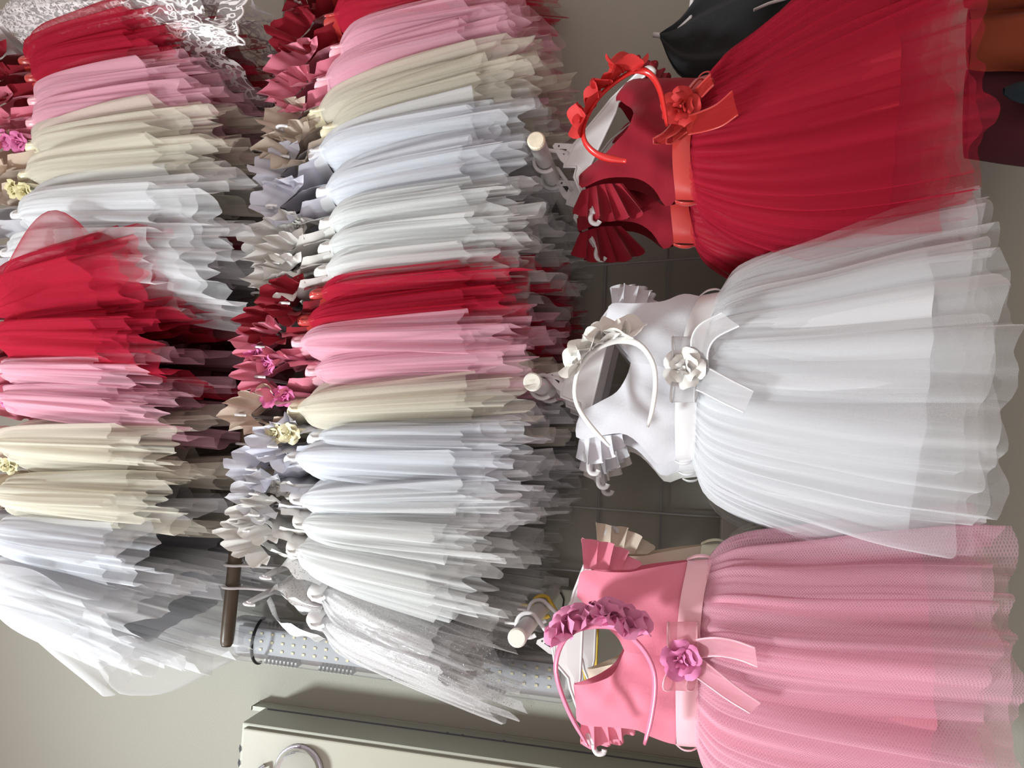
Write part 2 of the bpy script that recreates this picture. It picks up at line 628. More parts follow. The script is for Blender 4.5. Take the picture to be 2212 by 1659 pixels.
# ------------------------------------------------------------------ hangers
def hanger(label, hookpt, sdir, halfw, drop, parent_group, slope=0.028, tips=True, ymark=True, mat=None, cat='hanger', wide=False, tilt=0.0):
    """hookpt: top inside of the hook (where it rests); sdir: unit vector along the arms; drop: hook to arm ends"""
    mat = mat or PLASTIC
    hp = np.asarray(hookpt, float)
    s = np.asarray(sdir, float)
    s = s / np.linalg.norm(s)
    z = np.array([0, 0, 1.0])
    d = np.cross(s, z)
    if tilt:
        s, z = s * math.cos(tilt) - z * math.sin(tilt), z * math.cos(tilt) + s * math.sin(tilt)
    root = empty('clothes_hanger', hp, label, cat, parent_group)
    rr = 0.019
    a = np.linspace(math.radians(200), math.radians(-55), 15)
    c0 = hp - z * (rr - 0.003)
    path = [c0 + rr * (math.cos(q) * s * 1 + math.sin(q) * z) for q in a]
    neck = hp - z * (drop - slope - 0.022)
    path += [c0 + s * 0.004 - z * (rr + 0.012), neck]
    tube('hook', path, 0.0032, mat, root, seg=7, flat=0.8, up=d)
    n = 21
    x = np.linspace(-1, 1, n)
    top = [neck + s * halfw * q - z * slope * abs(q) ** 1.3 for q in x]
    hgt = 0.030 * (1 - np.abs(x) ** 1.2) + 0.010 if wide else 0.009 + 0.012 * (1 - np.abs(x))
    rows = []
    for i in range(n):
        for zz, dd in ((0.5, -1), (0.5, 1), (-0.5, 1), (-0.5, -1)):
            rows.append(top[i] + z * hgt[i] * zz - z * hgt[i] * 0.35 + d * dd * 0.0022)
    f = gridfaces(n, 4, False, True).tolist() + [[0, 1, 2, 3], [(n - 1) * 4 + k for k in (3, 2, 1, 0)]]
    mesh('arm_bar', np.array(rows), f, mat, root, smooth=False)
    if tips:
        for sg in (-1, 1):
            e = neck + s * halfw * sg - z * slope
            th = np.linspace(0.3, 2.5, 7)
            pth = [e + s * sg * 0.004] + [e + s * sg * (0.004 + 0.010 * math.sin(q)) - z * (0.012 - 0.012 * math.cos(q)) for q in th]
            tube('notched_tip', pth, 0.0035, mat, root, seg=6, flat=0.75, up=d)
    if wide:
        # neck plate with its small black size mark
        for sg in (1,):
            pl = [neck + s * 0.020 - z * 0.004, neck - s * 0.020 - z * 0.004, neck - s * 0.006 + z * 0.036, neck + s * 0.006 + z * 0.036]
            V, f = prism_vf(np.array(pl) - d * 0.002, d * 0.004)
            mesh('neck_plate', V, f, mat, root, smooth=False)
            if ymark:
                fr = d * (1 if d[1] < 0 else -1) * 0.0026
                pl = [neck + s * 0.006 + z * 0.004, neck - s * 0.006 + z * 0.004, neck + z * 0.017]
                V, f = prism_vf(np.array(pl) + fr, fr * 0.2)
                mesh('size_mark', V, f, BLACK, root, smooth=False)
                V, f = box_vf(neck + z * 0.021 + fr, (0.003, 0.001, 0.003))
                mesh('size_mark', V, f, BLACK, root, smooth=False)
    return root


# ------------------------------------------------------------------ row dress (seen from its shoulder end)
def row_dress(color, S, Wp, H, label, short, group, Yc=-0.20, hs=0.118, hw=0.10, hh=0.205, tb=0.050, seed=0,
              layers=4, rail=None, lin=0.80, ruffle=True, tag_name='tulle_dress', nmain=11, amp=0.0098, liningcol=None, far=1.0, hang=True):
    yr = Yc
    ps = P(S[0], S[1], Yc - hs - 0.03)
    pw = P(Wp[0], Wp[1], Yc - hw)
    ph = P(H[0], H[1], Yc - hh)
    zs, zw, zh = ps[2] - 0.03, pw[2], ph[2]
    hook = rail(ps[0]) if rail is not None else np.array([ps[0], Yc, zs + 0.09])
    root = empty(tag_name, (ps[0], Yc, zs), label, 'dress', group)
    ax = lambda z: np.interp(z, [zh, zw, zs], [ph[0], pw[0], ps[0]])
    cl, nt_, li, sa = cloth(color), net(color), lining_m(liningcol or color), satin(color)
    Hb = zs - zw
    # --- bodice: front half faces -X, back half +X; arms along Y
    q = np.linspace(0, 1, 15)
    outer = np.interp(q, [0, .25, .42, .55, .72, .88, 1], [hw, hw * 1.06, hw * 1.10, hw * .92, hw * .84, hw * .88, hs * .86])
    if not ruffle:
        outer = np.interp(q, [0, .25, .42, .55, .72, .88, 1], [hw, hw * 1.06, hw * 1.10, hw * 1.08, hw * .98, hw * .90, hw * .86])
    nf = np.interp(q, [0, .5, .56, .65, .8, 1], [0, 0, .02, .040, .052, .056])
    nb = np.interp(q, [0, .78, .84, .92, 1], [0, 0, .028, .046, .056])
    bq = np.interp(q, [0, .3, .6, .85, 1], [0.022, 0.033, 0.036, 0.022, 0.004])
    if not ruffle:
        bq = bq * 1.7
    pieces = []
    cc = np.linspace(0, 1, 8)
    rg = np.random.default_rng(seed + 77)
    wr = rg.uniform(0, 6.28, 4)
    for sgd, inner in ((-1, nf), (1, nb)):
        for sgy in (-1, 1):
            I = inner[:, None] + (outer - inner)[:, None] * cc[None, :]
            bul = np.sqrt(np.clip(1 - (I / (hw * 1.14)) ** 2, 0, 1))
            z = zw + q[:, None] * Hb - 0.016 * np.clip(I / hs, 0, 1) ** 2 * (q[:, None] ** 2)
            dd = sgd * bq[:, None] * bul + (0.004 * np.sin(I * 70 + q[:, None] * 9 + wr[0] + sgy) + 0.003 * np.sin(q[:, None] * 21 + I * 30 + wr[1])) * (1 - cc[None, :] ** 3)
            G = np.stack([ax(z) + dd, Yc + sgy * I, z], -1)
            f = gridfaces(15, 8)
            pieces.append((G.reshape(-1, 3), f))
    V, f = join(pieces)
    mesh('bodice', V, f, cl, root)
    # --- gathered sleeve ruffles round both armholes
    if ruffle:
        for sgy in (-1, 1):
            m_ = 64
            tt = np.linspace(0, 1, m_)
            qq = 1 - np.abs(2 * tt - 1) * 0.52
            I = np.interp(qq, q, outer)
            side = np.sign(tt - 0.5)
            dd = side * np.interp(qq, q, bq) * np.sqrt(np.clip(1 - (I / (hw * 1.14)) ** 2, 0, 1)) + (tt - .5) * 0.02
            z = zw + qq * Hb - 0.016 * np.clip(I / hs, 0, 1) ** 2 * qq ** 2
            base = np.stack([ax(z) + dd, Yc + sgy * I, z], -1)
            Lr = 0.056 * np.sin(PI * np.clip(tt, 0.04, 0.96)) ** 0.55
            out_ = np.stack([(tt - .5) * 1.0, np.full(m_, sgy * 0.80), 0.05 + 0.75 * np.sin(PI * tt)], -1)
            out_ /= np.linalg.norm(out_, axis=1)[:, None]
            tg = np.gradient(base, axis=0)
            tg /= np.linalg.norm(tg, axis=1)[:, None]
            nrm = np.cross(tg, out_)
            nrm /= np.linalg.norm(nrm, axis=1)[:, None]
            nz = rg.uniform(7.0, 9.0)
            w_ = zig(tt * nz + rg.uniform(0, 1)) * 0.55 + 0.45 * np.sin(tt * 2 * PI * (nz * .48) + rg.uniform(0, 6))
            vv = np.linspace(0, 1, 5)
            G = base[:, None, :] + vv[None, :, None] * (out_ * Lr[:, None])[:, None, :] + (w_[:, None] * vv[None, :] ** 0.75 * 0.0165)[..., None] * (0.9 * nrm + 0.25 * tg)[:, None, :]
            G[:, :, 2] += (vv ** 1.5)[None, :] * (0.010 * zig(tt * nz * 1.0 + .2))[:, None] * Lr[:, None] / 0.056
            sheet('sleeve_ruffle', G, cl, root)
    # --- satin sash round the waist, with its small side loop
    th = np.linspace(0, 2 * PI, 41)
    rows = []
    for k, (zz, ex) in enumerate(((-0.006, 1.0), (0.002, 1.04), (0.012, 1.05), (0.020, 1.02))):
        z = np.full_like(th, zw + zz)
        rows.append(np.stack([ax(z) + 0.0275 * ex * np.sin(th), Yc + (hw * ex + 0.002) * np.cos(th), z + 0.002 * np.sin(3 * th + seed)], -1))
    sheet('sash', np.array(rows), sa, root)
    lp = np.array([ax(zw), Yc - hw - 0.004, zw])
    V, f = tube_vf([lp + np.array(v) for v in ((0, 0, .016), (-.004, -.006, .008), (-.004, -.008, -.004), (0.001, -.003, -.014))], 0.0034, 5, flat=0.35, up=(0, 1, 0.1))
    mesh('belt_loop', V, f, sa, root)
    # --- skirt: lining and sheer layers
    tl = np.linspace(0, 1, 9)
    prof = 0.48 * (1 - np.exp(-7 * tl)) / (1 - math.exp(-7)) + 0.52 * tl
    zz = zw - 0.004 + (zh - zw) * tl
    near = np.stack([ax(zz), Yc - (hw * 0.98 + (hh - hw) * prof), zz], -1)
    fary = np.minimum(Yc + (hw * 0.98 + (hh * 0.92 - hw) * prof), -0.012)
    farp = np.stack([ax(zz), fary, zz], -1)
    Bf = lambda t_: 0.018 + (tb - 0.018) * (0.72 * (1 - math.exp(-9 * min(t_, 1.0))) + 0.28 * min(t_, 1.15))
    skirt_layer('lining_skirt', near, farp, Bf, (1, 0, 0), li, root, seed * 13 + 1, nth=100, nt_=14, length=lin, nmain=7, amp=0.009, gather=0.002, hem=0.006, inset=0.88, skew=0.03)
    for k in range(layers):
        skirt_layer('tulle_layer', near, farp, Bf, (1, 0, 0), nt_, root, seed * 13 + 2 + k, nth=150, nt_=18, length=(1.03, 0.95, 1.10, 0.88)[k], nmain=nmain + 2 * k, amp=amp * (1 + .12 * k), hem=0.008,
                    inset=(1.08, 1.0, 0.97, 1.14)[k], skew=0.05)
    if rail is not None and hang:
        hanger('white plastic hanger inside the ' + short, hook, (0, -1, 0), hs * rg.choice([0.70, 0.74, 0.9]), max(0.06, hook[2] - zs + 0.02), 'hangers on the wooden rail', slope=0.016)
    return root


# --- the wooden rail of the upper display (visible one) and the one above the frame
RA, RB = P(489, 1396, -0.22), P(640, -120, -0.20)


def rail_at(x):
    s = (x - RA[0]) / (RB[0] - RA[0])
    p = RA + (RB - RA) * s
    return np.array([x, p[1], p[2] + 0.014])


WOOD = solid('dark_wood', (0.085, 0.058, 0.036), rough=0.38, noise=0.45, nscale=26, bump=0.25, stretch=(0.25, 1, 1))
rail_o = tube('wooden_rail', [RA, RA + (RB - RA) * 0.004, RA + (RB - RA) * 0.01] + [RA + (RB - RA) * s for s in np.linspace(0.03, 1.1, 20)],
              [0.0085, 0.0115, 0.0125] + [0.0128] * 20, WOOD, seg=14)
tag(rail_o, 'dark stained wooden pole with a worn rounded end, holding the middle row of dresses', 'rail')
for rr_, Bq in ((RA, RB),):
    for s in (0.27, 0.9):
        p = rr_ + (Bq - rr_) * s
        bo = tube('rail_bracket', [p + np.array([0, 0, -0.012]), p + np.array([0, 0.03, -0.016]), np.array([p[0], -0.005, p[2] - 0.016])], 0.006, solid('steel', (0.5, 0.5, 0.52), rough=0.3, metal=1), seg=8)
        tag(bo, 'steel arm fixing the wooden pole to the wall, ' + ('nearer its free end' if s < .5 else 'at its red dress end'), 'bracket')

RAILTXT = 'on the wooden rail'
MG = 'tulle dresses on the wooden rail'
mid = [
    # colour, shoulder tip, waist, near hem, label, short, options
    ('red', (600, -120), (705, -165), (1015, -255), 'red tulle dress mostly beyond the frame edge, dark hem above the grey wall', 'red dress mostly beyond the frame edge', {'tb': .06}),
    ('red', (588, -20), (712, -45), (1010, -95), 'red tulle dress at the far end of the wooden rail, cut by the frame edge', 'red dress at the frame edge on the middle rail', {}),
    ('red', (566, 70), (722, 35), (1010, -35), 'red tulle dress on the wooden rail, hanging next to the two farthest pink ones', 'red dress next to the two farthest pink ones', {}),
    ('pink', (562, 140), (735, 103), (1060, 15), 'pink tulle dress with ruffled sleeve, directly beside red dress at rail far end', 'pink dress beside red one at rail far end', {}),
    ('pink', (556, 195), (705, 172), (1060, 60), 'pink tulle dress on the wooden rail, directly beside the taupe bodices', 'pink dress beside the taupe bodices', {}),
    ('taupe', (550, 262), (690, 240), (1080, 110), 'taupe dress with wide cream sash knot, next to pink dress on wooden rail', 'taupe dress next to the pink one', {}),
    ('taupe', (543, 320), (718, 275), (1090, 155), 'taupe dress with narrow cream belt loop, next to bluish white dress', 'taupe dress next to the bluish white one', {}),
    ('lilac', (530, 368), (690, 325), (1080, 240), 'bluish white dress hanging next to the taupe dresses on the wooden rail', 'bluish white dress next to taupe ones', {}),
    ('lilac', (528, 436), (705, 410), (1060, 325), 'bluish white dress with satin sash, beside white roses headband on wooden rail', 'bluish white dress by the white roses', {'tb': .06}),
    ('ivory', (504, 518), (712, 478), (1060, 420), 'ivory dress with tall pointed sleeve, right after white roses, first of three', 'ivory dress with tall pointed sleeve', {}),
    ('ivory', (522, 556), (712, 530), (1080, 485), 'ivory dress between two other ivory dresses on the wooden rail', 'middle one of three ivory dresses', {}),
    ('ivory', (518, 602), (705, 582), (1060, 540), 'ivory dress with puffy skirt, touching the red pair on the wooden rail', 'ivory dress touching the red pair', {'tb': .055}),
    ('red', (545, 645), (695, 632), (1050, 590), 'red tulle dress half hidden beside the ivory dresses, with white hanger tip showing', 'half hidden red dress of the middle pair', {}),
    ('red', (500, 690), (667, 692), (1060, 645), 'red tulle dress with bright orange red sash, beside pink dresses mid rail', 'red dress with orange red sash', {}),
    ('pink', (490, 742), (652, 738), (1060, 722), 'pink tulle dress with bulging skirt, beside red dress mid rail', 'pink dress beside red one mid rail', {'tb': .058}),
    ('pink', (492, 808), (682, 800), (1080, 770), 'pink tulle dress with glossy pink sash, beside cream dress and pink roses', 'pink dress beside the cream one', {}),
    ('cream', (463, 893), (645, 882), (1070, 850), 'single cream dress with pale yellow sash and open sleeve on wooden rail', 'single cream dress', {'tb': .062}),
    ('lilac', (520, 962), (690, 943), (1070, 945), 'bluish white dress next to cream rose on the wooden rail', 'bluish white dress next to cream rose', {}),
    ('lilac', (474, 1012), (640, 988), (1050, 1005), 'bluish white dress with wide white sash and crisp ruffles, mid rail', 'bluish white dress with wide sash', {'tb': .055}),
    ('white', (482, 1066), (650, 1080), (1050, 1070), 'slim white dress with narrow bodice, beside white rose on wooden rail', 'slim white dress by the white rose', {}),
    ('ivory', (480, 1112), (655, 1132), (1010, 1165), 'ivory satin bodice dress, second before the glittering ones on the rail', 'ivory satin dress second before glittering ones', {'tb': .055}),
    ('ivory', (458, 1146), (640, 1190), (990, 1275), 'ivory dress with long straight skirt, next to the glittering dresses', 'ivory dress next to glittering ones', {'tb': .060, 'hh': .19}),
]
for i, (c, S, Wp, H, lab, short, op) in enumerate(mid):
    row_dress(c, S, Wp, H, lab, short, MG, seed=100 + i, rail=rail_at, **op)
gl = [((503, 1252), (690, 1288), (1000, 1455), 'glittering white strappy dress with dotted satin, second from the rail free end', 'second glittering dress from free end', .062),
      ((484, 1304), (688, 1348), (1030, 1495), 'glittering white strappy dress nearest the free end of the wooden rail', 'glittering dress nearest the free end', .060)]
for i, (S, Wp, H, lab, short, tb) in enumerate(gl):
    row_dress('glitter', S, Wp, H, lab, short, 'glittering white dresses', seed=180 + i, rail=rail_at, tb=tb, lin=0.78, hh=0.17, hw=.085, ruffle=False, tag_name='glitter_dress', layers=2)

TG = 'tulle dresses of the top row'
top = [
    ('red', (-120, 120), (62, 128), (330, 35), 'red tulle dress in top row, next to the white lace dress', {}),
    ('red', (-120, 170), (75, 165), (330, 95), 'red tulle dress in top row, next to pink dresses and farther from lace', {}),
    ('pink', (-110, 222), (80, 215), (370, 150), 'pink tulle dress in top row, against the red pair near the lace dress', {}),
    ('pink', (-120, 270), (75, 262), (390, 205), 'pink tulle dress in top row with white ribbon loop, against the cream pair', {}),
    ('cream', (-120, 330), (75, 312), (400, 250), 'cream tulle dress in top row, against the pink pair near the lace dress', {}),
    ('cream', (-130, 390), (60, 375), (400, 325), 'cream tulle dress in top row beside cream rose, against white skirts', {}),
    ('white', (-140, 460), (45, 462), (400, 430), 'white tulle dress in top row beside cream pair, under its broad sheer skirt', {'tb': .085, 'hh': .22}),
    ('white', (-150, 540), (22, 545), (400, 545), 'white tulle dress in top row, directly beside the big red skirt', {'tb': .09, 'hh': .22}),
    ('red', (-170, 630), (-5, 645), (250, 560), 'big red tulle dress in top row with high sheer fold, next to white', {'tb': .095, 'hh': .25}),
    ('red', (-170, 730), (0, 730), (270, 725), 'big red tulle dress in top row with smooth lining, next to pink pair', {'tb': .075, 'hh': .23}),
    ('pink', (-160, 795), (8, 795), (270, 800), 'pink tulle dress in top row with fluffy net edge, touching big red skirt', {}),
    ('pink', (-170, 858), (5, 858), (300, 880), 'pink tulle dress in top row beside pink rose, next to bare wall gap', {}),
    ('cream', (-170, 955), (-5, 955), (310, 965), 'cream tulle dress in top row with pale lining, after the bare wall gap', {'tb': .06}),
    ('cream', (-170, 1060), (-5, 1065), (300, 1085), 'cream tulle dress in top row with frayed net, beside pale white skirts', {'tb': .06}),
    ('lilac', (-170, 1150), (-15, 1150), (270, 1200), 'pale bluish white dress in top row, between cream net and end skirt', {'tb': .075}),
    ('white', (-170, 1235), (-35, 1245), (235, 1375), 'white dress ending the top row, its sheer skirt fanning over the wall', {'tb': .075, 'hh': .23}),
]
TOPD = []
for i, (c, S, Wp, H, lab, op) in enumerate(top):
    TOPD.append(row_dress(c, S, Wp, H, lab, '', TG, seed=300 + i, rail=None, **op))


def loose_fold(parent, L, Rg, Y, bulge, mat, seed, name='loose_fold', n=22, m_=44):
    """a puffed-up loop of net standing away from its skirt: closed sheet between two edges"""
    La, Ra = resample(Pl(L, Y), n), resample(Pl(Rg, Y), n)
    th = np.linspace(0, 2 * PI, m_)
    q = np.linspace(0, 1, n)[:, None]
    c, h = (La + Ra) / 2, (Ra - La) / 2
    r = np.random.default_rng(seed)
    G = c[:, None, :] + np.cos(th)[None, :, None] * h[:, None, :]
    G[:, :, 1] += -bulge * np.sin(th)[None, :] * np.sin(np.clip(q * .8 + .1, 0, 1) * PI * .6) + 0.006 * np.sin(4 * th + r.uniform(0, 6) + 3 * q) * q
    uv = np.stack([np.broadcast_to(th[None, :] * .05, (n, m_)), np.broadcast_to(q * .3, (n, m_))], -1)
    return sheet(name, G, mat, parent, uv=uv)


t5a, t8b = TOPD[8], TOPD[15]
rt, wt = net('red'), net('white')
loose_fold(t5a, [(-10, 640), (35, 545), (80, 480), (125, 456), (165, 480), (182, 545)], [(-5, 665), (60, 640), (110, 620), (150, 612), (180, 600), (200, 560)], -0.43, 0.035, rt, 1)
loose_fold(t5a, [(0, 650), (90, 590), (170, 525), (220, 496), (262, 505), (300, 560)], [(0, 680), (100, 665), (190, 650), (240, 640), (300, 620), (330, 590)], -0.41, 0.04, rt, 2)
loose_fold(t5a, [(40, 650), (170, 590), (270, 530), (320, 520), (370, 560)], [(40, 690), (170, 690), (270, 680), (340, 660), (380, 610)], -0.38, 0.04, rt, 3)
loose_fold(t8b, [(-10, 1318), (60, 1365), (150, 1435), (246, 1503)], [(-10, 1215), (90, 1240), (200, 1340), (262, 1440)], -0.40, 0.03, wt, 4)
veil = tulle('tulle_thin_white', COLORS['white'][1], a0=0.10, a1=0.6)
loose_fold(t8b, [(150, 1330), (240, 1480), (300, 1502), (380, 1490), (505, 1425)], [(160, 1250), (300, 1280), (400, 1300), (440, 1310), (530, 1390)], -0.10, 0.03, veil, 5)


# ------------------------------------------------------------------ the three front dresses on pegs
def smoothstep(a, b, x):
    t = np.clip((x - a) / (b - a), 0, 1)
    return t * t * (3 - 2 * t)


def front_dress(color, spec, label, group, Y0, k=0.0, X0=0.0, shift=(0, 0), seed=0, bow=True, layers=4, coarse=False, name='tulle_dress', nth=230, liningcol=None, skirt=True):
    sx, sy = shift
    sh = lambda pts: [(a + sx, b_ + sy) for a, b_ in pts]
    PP = lambda pts, off=0.0: Pl(sh(pts), Y0 + off, k, X0)
    cl, nt_, li, sa = cloth(color), net(color, coarse), lining_m(liningcol or color), satin(color)
    shL, shR = PP([spec['neckL'][0]])[0], PP([spec['neckR'][0]])[0]
    root = empty(name, (shL + shR) / 2, label, 'dress', group)
    wc = PP([spec['center'][0]])[0]
    halfw = np.linalg.norm(PP([spec['sideL'][0]])[0] - PP([spec['sideR'][0]])[0]) / 2
    cx = (PP([spec['sideL'][0]])[0] + PP([spec['sideR'][0]])[0]) / 2
    tp = (shL + shR) / 2
    n, mcol = 22, 12
    pieces_f, pieces_b = [], []
    rg = np.random.default_rng(seed)
    w1, w2, w3 = rg.uniform(0, 6.28, 3)
    for side in ('L', 'R'):
        inner = np.vstack([resample(PP(spec['center']), 9)[:-1], resample(PP([spec['center'][-1]] + spec['neck' + side][::-1]), n - 8)])
        outer = resample(PP(spec['side' + side] + spec['arm' + side] + spec['tip' + side]), n)
        c = np.linspace(0, 1, mcol)
        for inn, sg, store in ((inner, -1, pieces_f), (inner, 1, pieces_b)):
            G = inn[:, None, :] * (1 - c)[None, :, None] + outer[:, None, :] * c[None, :, None]
            q = np.linspace(0, 1, n)[:, None]
            ctr = cx[0] + (tp[0] - cx[0]) * q
            rel = np.abs(G[:, :, 0] - ctr) / (halfw * 1.03)
            b0 = np.interp(q, [0, .25, .6, .9, 1], [0.040, 0.046, 0.036, 0.014, 0.004])
            bul = b0 * np.sqrt(np.clip(1 - rel ** 2, 0, 1))
            wrk = 0.0060 * np.sin(G[:, :, 0] * 60 + G[:, :, 2] * 45 + w1) * np.sin(G[:, :, 2] * 38 + w2) + 0.0022 * np.sin(G[:, :, 0] * 120 - G[:, :, 2] * 70 + w3)
            G[:, :, 1] += sg * bul + wrk * (1 - c[None, :] ** 4)
            store.append((G.reshape(-1, 3), gridfaces(n, mcol)))
    V, f = join(pieces_f)
    mesh('bodice', V, f, cl, root)
    V, f = join(pieces_b)
    mesh('bodice_back', V, f, cl, root)
    # sleeve ruffles: front and back flounce round each armhole
    for side in ('L', 'R'):
        for off, ph in ((-0.004, 0.0), (0.030, 0.43)):
            mm = 72
            base = resample(PP(spec['seam' + side], off), mm)
            outl = resample(PP(spec['ruf' + side], off), mm)
            t = np.linspace(0, 1, mm)
            nz = spec.get('nruf', 4.2) + rg.uniform(-.3, .3)
            wv = zig(t * nz + ph) * 0.6 + 0.4 * np.sin(t * 2 * PI * nz * .55 + rg.uniform(0, 6))
            v = np.linspace(0, 1, 7)
            G = base[:, None, :] * (1 - v)[None, :, None] + outl[:, None, :] * v[None, :, None]
            G[:, :, 1] += wv[:, None] * v[None, :] ** 0.7 * 0.017 + 0.012 * v[None, :]
            G[:, :, 2] += np.sin(t * 2 * PI * nz + ph)[:, None] * v[None, :] * 0.006
            sheet('sleeve_ruffle', G, cl, root)
    # sash: front and back band
    st, sb = resample(PP(spec['sashT']), 30), resample(PP(spec['sashB']), 30)
    s = np.linspace(-1, 1, 30)
    rows = []
    for v in np.linspace(0, 1, 6):
        g = st * (1 - v) + sb * v
        g[:, 1] -= 0.046 * np.sqrt(np.clip(1 - (s * .985) ** 2, 0, 1)) + 0.0035 + 0.002 * math.sin(v * PI)
        rows.append(g)
    Gf = np.array(rows)
    rows = []
    for v in np.linspace(0, 1, 6):
        g = (st * (1 - v) + sb * v)[::-1].copy()
        g[:, 1] += 0.046 * np.sqrt(np.clip(1 - (s * .985) ** 2, 0, 1)) + 0.003
        rows.append(g)
    G = np.concatenate([Gf, np.array(rows)], axis=1)
    sheet('sash', G, sa, root, close_v=True)
    for e in (0, -1):
        a_, b_ = st[e], sb[e]
        sd = np.sign(a_[0] - cx[0])
        pth = [a_ + np.array([sd * .001, -.004, 0]), a_ * .7 + b_ * .3 + np.array([sd * .006, -.010, 0]), a_ * .3 + b_ * .7 + np.array([sd * .006, -.010, 0]), b_ + np.array([sd * .001, -.004, 0])]
        V, f = tube_vf(resample(pth, 9), 0.0045, 6, flat=0.3, up=(sd * 1.0, -0.5, 0.1))
        mesh('belt_loop', V, f, sa, root)
    if skirt:
        Lc, Rc = PP(spec['skL']), PP(spec['skR'])
        B = lambda t_: 0.040 + 0.085 * (0.5 * (1 - math.exp(-6 * t_)) + 0.5 * t_)
        sg_ = PP([spec['sashB'][2]])[0] - (Lc[0] + Rc[0]) / 2
        sg_[1] = 0
        sg_[2] += 0.006
        kw = dict(nth=nth, nt_=26, back=0.6, sag=sg_)
        dv = (0, -1, 0)
        skirt_layer('lining_skirt', Lc, Rc, B, dv, li, root, seed * 7 + 1, length=spec.get('lin', .8), nmain=8, amp=0.010, gather=0.003, hem=0.003, inset=0.88, **kw)
        Ls = spec.get('lens', (0.98, 0.93, 1.0, 1.03))
        for q_ in range(layers):
            skirt_layer('tulle_layer', Lc, Rc, B, dv, nt_, root, seed * 7 + 2 + q_, length=Ls[q_], nmain=9 + 2 * q_, amp=0.0165, gather=0.0045, hem=0.006, inset=(1.0, 0.95, 1.05, 0.97)[q_], **kw)
    if bow:
        org = tulle('organza_' + color, tuple(min(1, v * 1.1) for v in COLORS[color][3]), a0=0.5, a1=0.95, cell=0.0011, depth=0.2)
        edge = satin(color)
        bw = spec['bow']
        o_ = -0.058
        for pts, wpx in bw['loops']:
            p3 = np.array([P(a + sx, b_ + sy, Y0 + o_ - dz, k, X0) for a, b_, dz in pts])
            ribbon('bow_loop', p3, (-Ur * 1.0), wpx * 0.00074, org, root, edge=edge)
        for pts, wv, wpx, tpr in bw['tails']:
            p3 = np.array([P(a + sx, b_ + sy, Y0 + o_ - dz - 0.013 * i_, k, X0) for i_, (a, b_, dz) in enumerate(pts)])
            wd = -Ur * wv[0] + -Rr * wv[1]
            ribbon('ribbon_tail', p3, wd, wpx * 0.00074, org, root, edge=edge, taper=tpr)
        rp = P(bw['rose'][0] + sx, bw['rose'][1] + sy, Y0 + o_ - 0.012, k, X0)
        rm = solid('foam_rose_' + color, bw['rosecol'], rough=0.7, trans=0.1)
        rose('rose', root, rp, bw['rose'][2] * 0.00074, rm, facing=bw.get('facing', (-0.1, -1, 0.05)), twist=seed, mkey='dress')
    return root


pink_spec = dict(
    center=[(1468, 1407), (1420, 1402), (1352, 1390)],
    neckR=[(1247, 1288), (1275, 1310), (1312, 1340), (1338, 1365)],
    neckL=[(1239, 1477), (1258, 1474), (1300, 1460), (1332, 1435)],
    sideR=[(1485, 1211), (1440, 1217), (1414, 1221)], armR=[(1385, 1226), (1359, 1231), (1310, 1231)], tipR=[(1261, 1229), (1250, 1260), (1247, 1286)],
    sideL=[(1459, 1603), (1440, 1597), (1407, 1581)], armL=[(1375, 1564), (1320, 1560)], tipL=[(1254, 1557), (1246, 1520), (1240, 1480)],
    seamR=[(1261, 1229), (1310, 1231), (1368, 1231)], rufR=[(1257, 1163), (1290, 1172), (1330, 1180), (1384, 1222)],
    seamL=[(1254, 1557), (1310, 1560), (1378, 1564)], rufL=[(1254, 1612), (1295, 1619), (1345, 1603), (1374, 1578)],
    sashT=[(1485, 1209), (1466, 1300), (1459, 1420), (1459, 1520), (1461, 1604)], sashB=[(1538, 1206), (1517, 1280), (1506, 1400), (1506, 1500), (1510, 1607)],
    skR=[(1534, 1208), (1556, 1188), (1610, 1168), (1720, 1160), (1900, 1142), (2120, 1135)],
    skL=[(1508, 1606), (1525, 1645), (1570, 1690), (1720, 1735), (1900, 1770), (2130, 1800)],
    lin=0.76, lens=(0.92, 0.88, 0.95, 1.0),
    bow=dict(rose=(1472, 1426, 32), rosecol=(0.80, 0.25, 0.50), facing=(0.0, -1, 0.1),
             loops=[([(1476, 1412, .0), (1474, 1385, .012), (1474, 1352, .010), (1476, 1345, .0), (1480, 1380, .002)], 56), ([(1476, 1440, 0), (1462, 1462, .012), (1458, 1488, .010), (1474, 1490, .002), (1482, 1460, 0)], 44)],
             tails=[([(1500, 1402, .004), (1545, 1397, .010), (1590, 1404, .008), (1634, 1420, .010)], (0.15, 1), 34, 1.0), ([(1505, 1440, .004), (1545, 1470, .012), (1585, 1500, .010), (1632, 1530, .012)], (-.8, .75), 34, 0.75)]))
